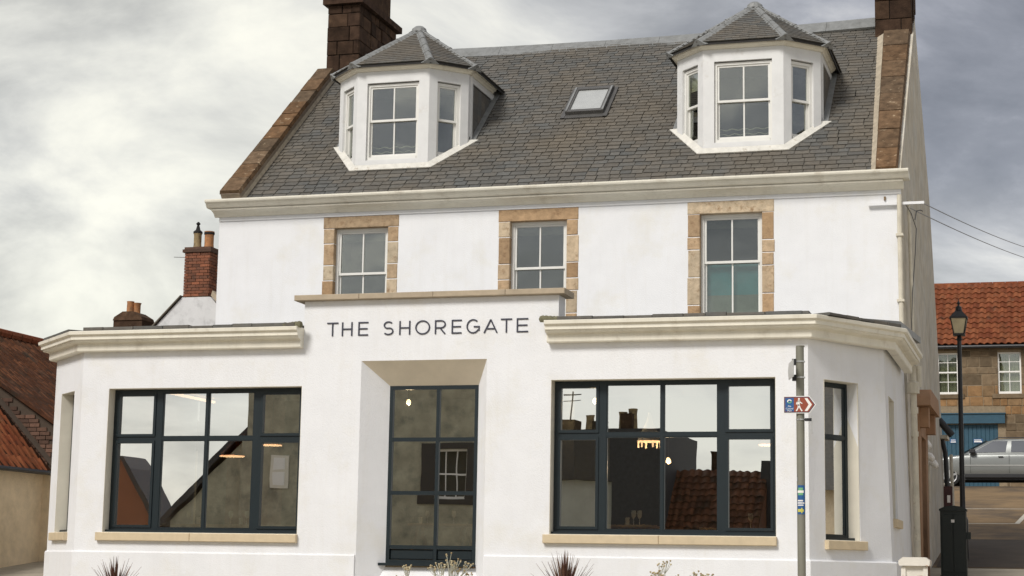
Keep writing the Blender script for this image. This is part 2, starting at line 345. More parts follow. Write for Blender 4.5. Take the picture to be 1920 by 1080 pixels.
def marking(poly):
    mb = MB(); n = len(poly)
    mb.add([(x, y, gz(y)+.011) for x, y in poly], [tuple(range(n))]); o = mb.build('road_marking', 'road_white', kind='structure')
marking([(5.4, 18.7), (13, 18.9), (13, 19.02), (5.4, 18.82)])
marking([(5.6, 14.1), (6.95, 14.2), (6.95, 14.32), (5.6, 14.22)])
marking([(6.9, 14.2), (7.02, 14.2), (7.3, 18.8), (7.18, 18.8)])
mb = MB(); ys = [4.5+i for i in range(29)]
for a, b in zip(ys, ys[1:]):
    mb.add([(4.45, a, gz(a)), (4.6, a, gz(a)), (4.6, b, gz(b)), (4.45, b, gz(b)), (4.45, a, gz(a)+.12), (4.6, a, gz(a)+.12), (4.6, b, gz(b)+.12), (4.45, b, gz(b)+.12)], [(4, 5, 6, 7), (1, 2, 6, 5), (0, 4, 7, 3)])
mb.build('kerb', 'paving', kind='structure')

# ================================================================ THE WHITE INN
inn = thing('white_inn', (-.7, -2.0, 1.2), 'large white rendered inn with slate roof, two bay dormers and a flat front extension', 'building')
XL, XR = -6.92, 5.52
A0, SL = 8.38, .839                        # front roof plane z = A0 + SL*y
RY = 4.75; RZ = A0+SL*RY
# upper walls
mb = MB()
HW = [(-4.62, -3.57), (-1.28, -.23), (2.12, 3.20)]
wall_holes(mb, Fr((0, 0, 0)), XL, XR, 1.0, 8.36, .45, [(a, b, 5.80, 7.735) for a, b in HW])
mb.build('front_wall', 'white_render', inn)
mb = MB()      # right gable, slight batter
def gable_poly(): return [(.45, 1.0), (.45, 8.36), (RY, RZ+.12), (8.05, 9.35), (9.2, 6.9), (9.4, 4.5), (9.5, 1.0)]
poly = [(0.0, 1.0), (0.0, 8.36), (RY, RZ+.03), (8.0, 9.35), (9.0, 7.1), (9.3, 4.5), (9.4, 1.0)]
xs_out = [5.62, 5.522, 5.47, 5.49, 5.52, 5.58, 5.64]
vs = [(xo, y, z) for xo, (y, z) in zip(xs_out, poly)] + [(5.10, y, z) for y, z in poly]
# front edge sits just behind the facade plane
vs = [(x, y+.003 if y == 0 else y, z) for x, y, z in vs]
n = 7; mb.add(vs, [(0, 6, 5, 4, 3, 2, 1), tuple(range(7, 14))]+[(i, (i+1) % n, (i+1) % n+n, i+n) for i in range(n)])
mb.build('gable_wall', 'grey_harl', inn, label='grey harled side gable')
mb = MB(); poly2 = [(.46, 1.0), (.46, 8.25), (RY, RZ-.4), (9.0, 8.2), (9.0, 1.0)]
mb.prism(poly2, XL, XL+.5, axis='x'); mb.build('gable_wall', 'white_render', inn)
mb = MB(); mb.box(XL, 5.1, 8.9, 9.2, 1.0, 8.6); mb.build('rear_wall', 'white_render', inn)
# roof
roof = MB().prism([(-.10, A0-.10-.10*SL), (RY, RZ-.10), (8.95, 8.3), (8.95, 8.2), (RY, RZ-.22), (.02, A0-.20), (-.10, 8.16)], XL+.5, 5.15, axis='x').build('roof', 'roof_deck', inn)
SLF = Vector((0, 1, SL)).normalized(); SN = SLF.cross(Vector((1, 0, 0)))*-1
if SN.z < 0: SN = -SN
slate_meshes = []
for i in range(8):
    m_ = MB(); w2 = .5; j = lambda a: random.uniform(-a, a)
    c = random.uniform(.0, .012)
    pts = [(-.5+j(.02), 0+j(.010)), (.5+j(.02), 0+j(.010)), (.5, .30), (-.5, .30)]
    top = [Vector((x, y, .030-(y*.095))) for x, y in pts]; bot = [Vector((x, y, .019-(y*.095))) for x, y in pts]
    m_.add(bot+top, [(3, 2, 1, 0), (4, 5, 6, 7), (0, 1, 5, 4), (1, 2, 6, 5), (2, 3, 7, 6), (3, 0, 4, 7)])
    slate_meshes.append((m_, m_.mesh('slate', 'slate')))
def in_dormer(x, y):
    for cx in (-3.815, 2.76):
        if abs(x-cx) < 1.27-.58*max(0, min(1, (1.28-y)/.58)) and .78 < y < 3.1: return True
    return False
S_LEN = math.hypot(RY+.35, (RY+.35)*SL)
def roofpt(x, s, n=0): return Vector((x, -.36, A0-.36*SL)) + SLF*s + SN*n
s_ = .26; row = 0; cnt = 0; stuff = MB(); deck_n = -.055
while s_ < S_LEN-.12:
    ex = .152-.045*min(1, s_/S_LEN); x = -6.42+random.uniform(-.1, 0)
    y_here = -.36+s_*SLF.y
    xr = 5.10-.30*max(0, y_here)/RY; xl = -6.42+.12*max(0, y_here)/RY
    while x < xr:
        wd = random.uniform(.18, .30)-.03*s_/S_LEN; xc = x+wd/2
        if xl-.06 < xc and xc+wd/2 < xr+.24 and not in_dormer(xc, y_here+.05) and not (-.86 < xc < -.10 and 2.02 < y_here < 2.95):
            k = random.randrange(8); o_ = roofpt(xc, s_+random.uniform(-.006, .006), deck_n+.040+random.uniform(0, .005))
            fr = Fr(o_, Vector((1, 0, 0)), SLF, SN); fr = rotfr(fr, SN, random.uniform(-.012, .012))
            sy = ex/.30*1.9
            if cnt < 300:
                inst('slate', slate_meshes[k][1], roof, fmat(fr, wd-.015, 1.1, 1)); cnt += 1
            else:
                stuff.add([fr(p.x*(wd-.015), p.y*1.0, p.z) for p in slate_meshes[k][0].v], slate_meshes[k][0].f)
        x += wd
    s_ += ex; row += 1
stuff.build('slate', 'slate', roof, kind='stuff')
# underlay right below the slates so that the joints read dark
MB().add([roofpt(-6.6, .26, -.075), roofpt(5.15, .26, -.075), roofpt(5.15, S_LEN, -.075), roofpt(-6.6, S_LEN, -.075)], [(0, 1, 2, 3)]).build('roof_felt', 'roof_deck', roof)
# ridge: lead/stone roll in lengths with a sag
x = -6.3
while x < 4.7:
    x2 = min(x+1.12, 4.78); mb = MB()
    sag = lambda q: -.10*math.sin(math.pi*(q+6.3)/11.2)+.02
    for a, b in ((x, x2-.006),):
        pr = [(-.30, -.24), (-.04, .02), (.04, .02), (.30, -.24), (.27, -.27), (0, -.02), (-.27, -.27)]
        nn = len(pr); vs = [(xx, RY+p, RZ+.07+q+sag(xx)) for xx in (a, b) for p, q in pr]
        mb.add(vs, [tuple(range(nn)), tuple(range(2*nn-1, nn-1, -1))]+[(i, i+nn, (i+1) % nn+nn, (i+1) % nn) for i in range(nn)])
    mb.build('ridge_cap', 'lead', roof); x = x2
# skews (raised stone copings)
def skew(xa, xb, xta, xtb, ya, yb, nslab, hi=.20, side='skew_side', inner=1):
    body = MB(); P = lambda x, y, d: Vector((x, y, A0+SL*y)) + SN*d
    body.add([P(xa, ya, -.1), P(xb, ya, -.1), P(xtb, yb, -.1), P(xta, yb, -.1), P(xa, ya, hi-.06), P(xb, ya, hi-.06), P(xtb, yb, hi-.06), P(xta, yb, hi-.06)], [(4, 5, 6, 7), (0, 1, 5, 4), (1, 2, 6, 5), (2, 3, 7, 6), (3, 0, 4, 7)])
    body.build('skew_upstand', side, inn)
    for i in range(nslab):
        t0 = i/nslab; t1 = (i+1)/nslab; g = .010; h = hi+random.uniform(-.012, .012)
        y0 = ya+(yb-ya)*t0+g; y1 = ya+(yb-ya)*t1-g; l = lambda a, b, y: a+(b-a)*(y-ya)/(yb-ya)
        e = .025; mb = MB()
        mb.add([P(l(xa, xta, y0)-e, y0, h-.075), P(l(xb, xtb, y0)+e, y0, h-.075), P(l(xb, xtb, y1)+e, y1, h-.075), P(l(xa, xta, y1)-e, y1, h-.075),
                P(l(xa, xta, y0), y0, h), P(l(xb, xtb, y0), y0, h), P(l(xb, xtb, y1), y1, h), P(l(xa, xta, y1), y1, h)],
               [(3, 2, 1, 0), (4, 5, 6, 7), (0, 1, 5, 4), (1, 2, 6, 5), (2, 3, 7, 6), (3, 0, 4, 7)])
        mb.build('coping_stone', 'skew_stone', inn)
skew(-6.80, -6.42, -6.68, -6.34, -.14, 4.0, 10, .25)
skew(5.14, 5.46, 4.93, 5.40, -.14, 4.25, 8, .13, 'mortar')
MB().add([Vector((a, y, A0+SL*y))+SN*d for y, a0, b0 in ((-.14, 5.04, 5.14), (4.2, 4.80, 4.93)) for a, d in ((a0, .012), (b0, .012), (b0, .09))], [(0, 3, 4, 1), (0, 2, 5, 3), (1, 4, 5, 2)]).build('mortar_fillet', 'mortar', inn)
MB().add([Vector((a, y, A0+SL*y))+SN*d for y, a0, b0 in ((-.14, -6.42, -6.39), (3.9, -6.33, -6.30)) for a, d in ((b0, .012), (a0, .012), (a0, .08))], [(0, 1, 4, 3), (0, 3, 5, 2)]).build('mortar_fillet', 'mortar', inn)
# chimneys built of stone blocks
def stone_stack(parent, x0, x1, y0, y1, z0, z1, rowh, mat, name='stone', core='soot', xw=.34, jit=.02, faces='FR'):
    parent_o = MB().box(x0+.03, x1-.03, y0+.03, y1-.03, z0, z1).build('chimney', core, parent) if name == 'stone' else parent
    z = z0
    while z < z1-.02:
        h = min(rowh*random.uniform(.8, 1.2), z1-z)
        if z1-z-h < .08: h = z1-z
        for face in faces:
            a, b = (x0, x1) if face in 'FB' else (y0+.004, y1)
            p = a
            while p < b-.01:
                q = min(b, p+xw*random.uniform(.6, 1.5))
                if b-q < .12: q = b
                g = .006; d = random.uniform(-.012, .012); mb = MB()
                if face == 'F': mb.bbox(p+g, q-g, y0-d, y0+.05, z+g, z+h-g, b=.008)
                elif face == 'R': mb.bbox(p+g, q-g, -d, .05, z+g, z+h-g, fr=Fr((x1, 0, 0), (0, 1, 0), (-1, 0, 0)), b=.008)
                mb.build('stone', mat, parent_o); p = q
        z += h
    return parent_o
ch = stone_stack(inn, -6.52, -5.80, 3.9, 6.1, 11.1, 13.28, .36, 'chimney_stone')
MB().box(-6.60, -5.70, 3.8, 6.2, 13.285, 13.42).build('cope', 'chimney_stone', ch)
MB().box(-6.35, -5.82, 4.3, 5.75, 13.42, 14.6).build('flue_stack', 'chimney_stone', ch)
ch = stone_stack(inn, 4.75, 5.45, 4.2, 5.3, 11.55, 13.6, .36, 'chimney_stone')
MB().box(4.68, 5.52, 4.1, 5.4, 13.605, 13.75).build('cope', 'chimney_stone', ch)
if False: MB().add([(4.70, 4.02, 11.80), (5.0, 4.02, 11.80), (5.0, 4.2, 12.02), (4.70, 4.2, 12.02), (4.66, 4.02, 11.74), (4.66, 4.6, 12.3), (4.75, 4.6, 12.3)], [(0, 1, 2, 3), (4, 0, 3, 5)]).build('mortar_fillet', 'mortar', inn)
# main gutter, moulded eaves course, string
MB().sweep([(-7.0, 0), (5.57, 0)], [(0, 8.02), (.05, 8.02), (.06, 8.035), (.08, 8.06), (.12, 8.09), (.18, 8.11), (.215, 8.12), (.215, 8.148), (0, 8.148)]).build('eaves_moulding', 'cornice_paint', inn)
MB().sweep([(-7.07, 0), (5.67, 0)], [(.0, 8.156), (.235, 8.156), (.265, 8.17), (.30, 8.21), (.31, 8.235), (.35, 8.25), (.36, 8.275), (.36, 8.30), (.33, 8.305), (.32, 8.26), (.05, 8.26), (0, 8.26)]).build('gutter', 'cornice_paint', inn)
MB().box(XL-.005, XR+.005, -.022, .002, 7.945, 7.965).build('string_course', 'white_render', inn)
MB().box(XL-.002, XR+.002, -.014, .002, 7.966, 8.02).build('frieze', 'white_render', inn)
# window surrounds, sash windows
def sash(fr, w, z0, z1, zm, parent, depth=.0, muntin=True, glass='old_glass', name='sash_window', mat='window_white', zmun=None, fw=.055):
    """two-over-two sash. fr origin at left edge of opening, y inward; returns frame part"""
    mb = MB(); y = depth
    mb.box(0, fw, y, y+.10, z0, z1, fr); mb.box(w-fw, w, y, y+.10, z0, z1, fr); mb.box(fw, w-fw, y, y+.10, z1-fw, z1, fr); mb.box(fw, w-fw, y-.02, y+.10, z0, z0+.06, fr)
    a, b = fw+.001, w-fw-.001; sw = .035
    # upper sash forward, lower sash behind
    for (c, d, yy, low) in ((zm-.02, z1-fw-.001, y+.020, 0), (z0+.061, zm+.015, y+.060, 1)):
        bt = .06 if low else .042; tp = .035
        mb.box(a, a+sw, yy, yy+.035, c, d, fr); mb.box(b-sw, b, yy, yy+.035, c, d, fr)
        mb.box(a+sw, b-sw, yy, yy+.035, c, c+bt, fr); mb.box(a+sw, b-sw, yy, yy+.035, d-tp, d, fr)
        if muntin: mb.box((a+b)/2-.013, (a+b)/2+.013, yy+.004, yy+.032, c+bt, d-tp, fr)
    f = mb.build(name, mat, parent)
    for (c, d, yy, low) in ((zm+.022, z1-fw-.036, y+.036, 0), (z0+.121, zm-.02, y+.076, 1)):
        xs = [(a+sw, (a+b)/2-.013), ((a+b)/2+.013, b-sw)] if muntin else [(a+sw, b-sw)]
        for p, q in xs:
            t = random.uniform(-.004, .004)
            MB().add([fr(p, yy+t, c), fr(q, yy-t, c), fr(q, yy-t, d), fr(p, yy+t, d), fr(p, yy+.004+t, c), fr(q, yy+.004-t, c), fr(q, yy+.004-t, d), fr(p, yy+.004+t, d)],
                     [(0, 1, 2, 3), (7, 6, 5, 4), (0, 4, 5, 1), (3, 2, 6, 7)]).build('pane', glass, f)
    return f
for a, b in HW:
    sash(Fr((a+.007, .105, 0)), b-a-.014, 5.80, 7.728, 6.90, inn, 0)
    # lintel
    MB().bbox(a-.21, b+.20, -.012, .14, 7.729, 7.94, b=.008).build('lintel_stone', 'orange_stone', inn)
    for side in (0, 1):
        z = 7.736
        while z > 5.5:
            if z > 7.73: z = 7.727
            h = random.choice((.22, .28, .40, .48)); zb = max(5.45, z-h)
            if side == 0: MB().bbox(a-.20+random.uniform(-.012, .012), a+.006, -.010-random.uniform(0, .006), .14, zb+.007, z-.007, b=.010).build('jamb_stone', 'orange_stone', inn)
            else: MB().bbox(b-.006, b+.20+random.uniform(-.012, .012), -.010-random.uniform(0, .006), .14, zb+.007, z-.007, b=.010).build('jamb_stone', 'orange_stone', inn)
            z = zb
    # dark room behind, blind at the top
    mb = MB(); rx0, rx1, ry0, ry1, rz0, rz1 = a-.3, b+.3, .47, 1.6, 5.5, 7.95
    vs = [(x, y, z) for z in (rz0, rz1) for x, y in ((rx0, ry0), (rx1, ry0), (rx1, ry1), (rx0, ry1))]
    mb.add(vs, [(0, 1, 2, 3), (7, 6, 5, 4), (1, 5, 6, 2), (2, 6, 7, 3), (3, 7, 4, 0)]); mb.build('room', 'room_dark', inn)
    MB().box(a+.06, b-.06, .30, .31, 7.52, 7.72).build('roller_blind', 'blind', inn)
MB().box(HW[2][0]+.05, HW[2][1]-.05, .27, .28, 6.35, 6.88).build('painted_reflection', pm('painted_sky_blue', (.09, .34, .48), .9, .18, 3) and 'painted_sky_blue', inn)  # added panel; blue sky reflection painted as its colour
MB().box(HW[2][0]+.05, HW[2][1]-.05, .27, .28, 5.80, 6.349).build('painted_reflection', pm('painted_sky_mauve', (.26, .30, .32), .9, .18, 3) and 'painted_sky_mauve', inn)  # added panel; lower, greyer part of the painted sky reflection
# side infill of reveals beyond stone
# ---------------- dormers
def dormer(cx, nm):
    y0 = .70; c = .58; hw = .715; zt = 10.84; zb = 8.6; zw = zt
    d = MB()
    pts = [(cx-hw-c, y0+c+1.9), (cx-hw-c, y0+c), (cx-hw, y0), (cx+hw, y0), (cx+hw+c, y0+c), (cx+hw+c, y0+c+1.9)]
    root = None
    # walls: three faces with holes + posts
    facesd = [(pts[1], pts[2], (.17, .66), 9.42), (pts[2], pts[3], (.20, 1.23), 9.20), (pts[3], pts[4], (.17, .66), 9.42)]
    holes = []
    for k, (A, B, (h0, h1), zs0) in enumerate(facesd):
        fr = wallframe(A, B); Ln = math.hypot(B[0]-A[0], B[1]-A[1])
        wall_holes(d, fr, 0, Ln, 8.80 if k == 1 else 8.85, zt, .10, [(h0, h1, 9.14 if k == 1 else 9.18, 10.62)])
    for s in (-1, 1):   # cheek trim board front
        xo = cx+s*(hw+c); d.box(min(xo, xo-s*.09), max(xo, xo-s*.09), y0+c+.003, y0+c+.13, 9.3, zt)
    root = d.build('dormer', 'dormer_white', inn)
    # cheeks, slate hung
    for s in (-1, 1):
        xo = cx+s*(hw+c-.02); mb = MB()
        yb = (zt-A0)/SL
        mb.prism([(y0+c+.13, A0+SL*(y0+c+.13)-.05), (y0+c+.13, zt-.01), (yb+.1, zt-.01)], xo-.04, xo+.01, axis='x'); mb.build('cheek', 'roof_deck', root)
        if s > 0:
            z = A0+SL*(y0+c+.13); r_ = 0
            while z < zt-.16:
                ya = max(y0+c+.14, y0+c+.14); ye = (z+.08-A0)/SL
                y = y0+c+.14
                while y < ye: MB().bbox(y+.003, min(y+.22, ye+.1)-.003, -.012, .012, z, z+.165, fr=Fr((xo+.014, 0, 0), (0, 1, .0), (-1, 0, 0)), b=.003).build('slate', 'slate', root); y += .22
                z += .16; r_ += 1
            MB().box(xo-.03, xo+.045, y0+c+.13, y0+c+.2, 9.5, zt).build('corner_board', 'dormer_white', root)
        # white board below the eaves along the cheek
        MB().box(xo-.02, xo+.035, y0+c+.2, yb-.05, zt-.12, zt-.001).build('fascia_board', 'dormer_white', root)
    # windows on the three faces
    for k, (A, B, (h0, h1), zs0) in enumerate(facesd):
        fr = wallframe(A, B).sub(h0, .05, 0)
        zl = 9.14 if k == 1 else 9.18
        sash(fr, h1-h0, zl, 10.60, 9.90, root, 0, muntin=(k == 1), fw=.045 if k == 1 else .05, name='sash_window', mat='window_white')
    # posts cover corners
    for (px, py) in (pts[2], pts[3]):
        pass
    # eaves moulding
    path = [(pts[0][0], yb-.2), pts[1], pts[2], pts[3], pts[4], (pts[5][0], yb-.2)]
    MB().sweep(path, [(0, zt+.001), (.03, zt+.001), (.05, zt+.03), (.09, zt+.05), (.10, zt+.075), (.13, zt+.085), (.13, zt+.105), (0, zt+.105)]).build('eaves_moulding', 'cornice_paint', root)
    # roof planes
    ov = .15; ze = zt+.112; za2 = 12.02; ay = y0+c+.78
    nrm = [(-1, 0), (-.7071, -.7071), (0, -1), (.7071, -.7071), (1, 0)]
    P = [Vector((x, y, 0)) for x, y in pts]
    def off(i):
        a = Vector((*nrm[max(0, i-1)], 0)) if i > 0 else Vector((*nrm[0], 0)); b = Vector((*nrm[min(4, i)], 0)); m = (a+b).normalized(); return m*(ov/max(.5, m.dot(a)))
    E = [P[i]+off(i) for i in range(6)]
    E = [Vector((e.x, e.y, ze)) for e in E]; yb2 = (ze-A0)/SL+.12; E[0].y = yb2; E[5].y = yb2
    apex = Vector((cx, ay, za2)); back = Vector((cx, (za2-A0)/SL+.2, za2))
    rb = MB(); V = E+[apex, back]; dz = Vector((0, 0, -.06))
    tri = [(0, 1, 6, 7), (1, 2, 6), (2, 3, 6), (3, 4, 6), (4, 5, 7, 6)]
    rb.add([v for v in V]+[v+dz for v in V], tri+[tuple(i+8 for i in reversed(t)) for t in tri]+[(i, i+8, i+9, i+1) for i in range(5)])
    rb.build('dormer_roof', 'roof_deck', root)
    st = MB()
    for t in tri:
        q = [V[i] for i in t]; e0, e1 = q[0], q[1]
        if t == (4, 5, 7, 6) or t == (0, 1, 6, 7): e0, e1 = q[0], q[1]
        u = (e1-e0).normalized(); top = q[-1] if len(q) == 3 else q[2]
        nn = (e1-e0).cross(V[6]-e0).normalized()
        if nn.z < 0: nn = -nn
        v = nn.cross(u); v = v if v.z > 0 else -v
        Hh = (V[6]-e0).dot(v); Ln = (e1-e0).length
        ka = (V[6]-e0).dot(u); kb = ka
        if len(q) == 4:
            # trapezoid: one end vertical to ridge
            if t[0] == 0: ka2 = (V[7]-e0).dot(u); kb2 = (V[6]-e0).dot(u)
            else: ka2 = (V[6]-e0).dot(u); kb2 = (V[7]-e0).dot(u)
        else: ka2 = kb2 = ka
        s = .0; r_ = 0
        while s < Hh-.06:
            f_ = (s+.04)/Hh; lo = ka2*f_; hi_ = Ln+(kb2-Ln)*f_; x = lo-.04+random.uniform(-.1, 0)
            while x < hi_:
                wd = random.uniform(.12, .19); p0, p1 = max(x, lo-.05), min(x+wd, hi_+.05)
                if p1-p0 > .03:
                    fr = Fr(e0+u*p0+v*(s-.02)+nn*.004, u, v, nn); ww = p1-p0-.004
                    st.add([fr(0, 0, .004), fr(ww, 0, .004), fr(ww, .15, -.002), fr(0, .15, -.002), fr(0, 0, .017+random.uniform(0, .004)), fr(ww, 0, .017), fr(ww, .15, .003), fr(0, .15, .003)], [(4, 5, 6, 7), (0, 1, 5, 4), (1, 2, 6, 5), (3, 0, 4, 7)])
                x += wd
            s += .105; r_ += 1
    st.build('slate', 'slate', root, kind='stuff')
    # lead hips with rolled laps
    for i in (1, 2, 3, 4):
        a, b = E[i], apex; dv = (b-a); Ln = dv.length; dv = dv.normalized(); side = dv.cross(Vector((0, 0, 1))).normalized(); up = side.cross(dv)
        if up.z < 0: up = -up
        k = 0; t0 = -.02
        while t0 < Ln-.05:
            t1 = min(Ln+.02, t0+.46); mb = MB(); prf = [(-.165, -.085), (-.05, .010), (-.03, .030), (0, .04), (.03, .030), (.05, .010), (.165, -.085)]
            vs = []
            for t, lift in ((t0, .012), (t0+.03, .012), (t0+.035, .004), (t1, .0)):
                for p, q in prf: vs.append(a+dv*t+side*p+up*(q+lift+.01))
            m_ = len(prf); fs = [(r*m_+c_, r*m_+c_+1, (r+1)*m_+c_+1, (r+1)*m_+c_) for r in range(3) for c_ in range(m_-1)]+[tuple(range(m_))]
            mb.add(vs, fs); mb.build('lead_hip', 'lead', root); t0 = t1-.01; k += 1
    MB().lathe([(.16, -.07), (.14, .0), (.08, .05), (.02, .06)], apex+Vector((0, 0, .02)), 12).build('lead_cap', 'lead', root)
    MB().tube([apex+Vector((0, 0, .04)), back+Vector((0, 0, .02))], .05, 8).build('lead_ridge', 'lead', root)
    # flashing apron on the slates round the foot
    z_at = lambda x, y, d: Vector((x, y, A0+SL*y))+SN*d
    ap = MB(); ring_o = [(cx-hw-c-.17, y0+c+.16), (cx-hw-.09, y0-.05), (cx+hw+.09, y0-.05), (cx+hw+c+.17, y0+c+.16)]
    ring_i = [(cx-hw-c+.02, y0+c+.10), (cx-hw, y0+.03), (cx+hw, y0+.03), (cx+hw+c-.02, y0+c+.10)]
    vs = [z_at(x, y, .028) for x, y in ring_o]+[z_at(x, y, .075) for x, y in ring_i]+[z_at(x, y, .0) for x, y in ring_o]
    ap.add(vs, [(0, 1, 5, 4), (1, 2, 6, 5), (2, 3, 7, 6), (8, 9, 1, 0), (9, 10, 2, 1), (10, 11, 3, 2)]); ap.build('flashing', 'flashing', root)
    # lead soaker up the cheek
    for s in (-1, 1):
        xo = cx+s*(hw+c); a = z_at(xo, y0+c+.1, .035); b = z_at(xo, yb+.15, .035)
        MB().add([a+Vector((-.0*s, 0, .0)), a+Vector((.11*s, 0, -.01)), b+Vector((.11*s, 0, -.01)), b, a+Vector((0, 0, .07)), b+Vector((0, 0, .07))], [(0, 1, 2, 3), (0, 3, 5, 4)]).build('lead_soaker', 'lead', root)
    # inner room: dark, pale sill line
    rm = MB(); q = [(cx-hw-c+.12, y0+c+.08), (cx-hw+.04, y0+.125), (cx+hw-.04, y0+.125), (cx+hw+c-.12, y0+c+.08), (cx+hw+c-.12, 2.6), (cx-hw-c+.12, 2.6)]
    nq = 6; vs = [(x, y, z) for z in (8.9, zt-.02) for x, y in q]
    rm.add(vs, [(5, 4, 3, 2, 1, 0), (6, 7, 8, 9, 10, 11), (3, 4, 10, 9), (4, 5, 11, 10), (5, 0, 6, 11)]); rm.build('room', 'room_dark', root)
    for zz, ph in ((9.33, 0), (9.42, 1.3)):
        MB().tube([(cx-.46+.92*i/24, y0+.24, zz+.014*math.sin(i*1.1+ph)) for i in range(25)], .009, 5).build('pale_wavy_line', 'net_curtain', root)  # pale wavy lines low behind the front panes
    if cx > 0:
        frc = wallframe(pts[1], pts[2]); MB().box(.22, .61, .16, .17, 10.22, 10.56, frc).build('roller_blind', 'sign_white', root)
    return root
dormer(-3.815, 'l'); dormer(2.76, 'r')
# skylight
fr = Fr(roofpt(-.47, 0, 0), (1, 0, 0), SLF, SN); s0 = (2.08+.36)/SLF.y; s1 = (2.90+.36)/SLF.y; fr = fr.sub(0, s0, .02)
hgt = s1-s0; sk = MB()
for a, b, c, d_ in ((-.37, -.30, 0, hgt), (.30, .37, 0, hgt), (-.30, .30, 0, .09), (-.30, .30, hgt-.10, hgt)): sk.box(a, b, c, d_, -.08, .085, fr)
sk.box(-.44, .44, -.12, 0-.001, -.08, .012, fr); sk.box(-.45, -.371, -.12, hgt+.08, -.08, .02, fr); sk.box(.371, .45, -.12, hgt+.08, -.08, .02, fr); sk.box(-.37, .37, hgt+.001, hgt+.09, -.08, .05, fr)
so = sk.build('skylight', 'skylight_frame', inn)
MB().box(-.30, .30, .09, hgt-.10, .03, .055, fr).build('pane', 'skylight_glass', so)
MB().box(-.37, -.335, .02, hgt-.02, .0855, .10, fr).box(.335, .37, .02, hgt-.02, .0855, .10, fr).build('glazing_trim', 'lead', so)

# ================================================================ FRONT EXTENSION
YF = -5.5; KR = 4.66; CR = (5.60, -4.0); KL = -6.45; CL = (-7.50, -4.50); ZT = 5.06; PT = 5.53
RWIN = (1.02, 4.215, 2.13, 4.31); LWIN = (-5.99, -2.80, 2.09, 4.27)
DO = (-1.87, .06, .9, 4.625)      # splayed outer opening
DI = (-1.535, -.160, 1.66, 4.285)
mb = MB(); frF = Fr((0, YF, 0))
wall_holes(mb, frF, KL, KR, .3, PT, .35, [RWIN, LWIN, DO], voids=[(KL, -2.80, ZT, PT), (1.12, KR, ZT, PT)])
mb.build('extension_front_wall', 'white_render', inn)
# right canted wall + side wall (slight batter outward at the foot)
TR = (.34, 1.09, 2.10, 4.30)
fc = wallframe((KR, YF), CR); LnR = math.hypot(CR[0]-KR, CR[1]-YF)
mb = MB(); wall_holes(mb, fc, 0, LnR, .3, ZT, .30, [TR]); 
mb.v = [v+Vector((max(0, (v-Vector((KR, YF, 0))).x/.94)*(.035-.028*(v.z-1.5)), 0, 0)) for v in mb.v]; mb.build('extension_canted_wall', 'white_render', inn)
fs_ = wallframe(CR, (5.60, 0)); SW = (.50, 1.35, 2.45, 4.22)
mb = MB(); wall_holes(mb, fs_, 0, 3.75, .3, ZT, .30, [SW]); mb.v = [v+Vector(((.035-.028*(v.z-1.5)), 0, 0)) for v in mb.v]; mb.build('extension_side_wall', 'white_render', inn)
fl = wallframe(CL, (KL, YF)); LnL = math.hypot(KL-CL[0], YF-CL[1]); TL = (.36, 1.06, 2.09, 4.27)
mb = MB(); wall_holes(mb, fl, 0, LnL, .3, ZT, .30, [TL]); mb.build('extension_canted_wall', 'white_render', inn)
mb = MB(); wall_holes(mb, wallframe((CL[0], 0), CL), 0, 4.49, .3, ZT, .30, []); mb.build('extension_side_wall', 'white_render', inn)
# plinth
MB().sweep([(CL[0], 0), CL, (KL, YF), (-1.885, YF)], [(-.05, .2), (.03, .2), (.03, 1.79), (.012, 1.81), (-.05, 1.81)]).build('plinth', 'white_render', inn)
MB().sweep([(.075, YF), (KR, YF), (5.66, -4.0), (5.66, -.3)], [(-.05, .2), (.03, .2), (.03, 1.81), (.012, 1.83), (-.05, 1.83)]).build('plinth', 'white_render', inn)
# parapet cap and return
xc_ = [-2.93, -1.9, -.75, .35, 1.235]
for a, b in zip(xc_, xc_[1:]): MB().bbox(a, b-.004, YF-.11, YF+.44, PT+.003, PT+.085, b=.006).build('parapet_cap', 'cope_stone', inn)
# cornices
CP = [(0, 4.83), (.11, 4.83), (.12, 4.845), (.12, 4.94), (.15, 4.955), (.20, 4.965), (.22, 4.98), (.22, 4.995), (.245, 5.0), (.245, 5.055), (.26, 5.06), (.285, 5.075), (.29, 5.12), (.27, 5.13), (0, 5.13)]
MB().sweep([(.98, YF), (KR, YF), CR, (5.60, -.9)], CP).build('cornice', 'cornice_paint', inn)
MB().sweep([(CL[0], -.3), CL, (KL, YF), (-2.80, YF)], CP).build('cornice', 'cornice_paint', inn)
# extension roof: slabs at the edge and low slope
rf = MB(); rim = [(CL[0]-.2, 0), (CL[0]-.2, CL[1]-.1), (KL-.1, YF-.2), (-2.83, YF-.2), (-2.83, YF+.40), (1.15, YF+.40), (1.15, YF-.2), (KR+.1, YF-.2), (CR[0]+.2, CR[1]-.08), (CR[0]+.2, -.02)]
zr = lambda y: 5.135+(y-YF)*.07 if y > YF else 5.135
n = len(rim); vs = [(x, y, zr(y)) for x, y in rim]+[(x, y, zr(y)-.10) for x, y in rim]
rf.add(vs, [tuple(reversed(range(n))), tuple(range(n, 2*n))]+[(i, (i+1) % n, (i+1) % n+n, i+n) for i in range(n)]); er = rf.build('extension_roof', 'lead', inn)
def edge_slates(A, B, w_, mat='slate'):
    fr = wallframe(A, B); Ln = math.hypot(B[0]-A[0], B[1]-A[1]); x = 0
    while x < Ln-.02:
        q = min(Ln, x+w_*random.uniform(.7, 1.3)); h = .035+random.uniform(0, .022)
        MB().bbox(x+.003, q-.003, -.235-random.uniform(0, .02), .25, 5.137, 5.137+h, fr, b=.006).build('slate', mat, er); x = q
edge_slates((-6.35, YF), (-2.85, YF), .42); edge_slates((CL[0]+.0, CL[1]+.0), (KL-.05, YF+.03), .4)
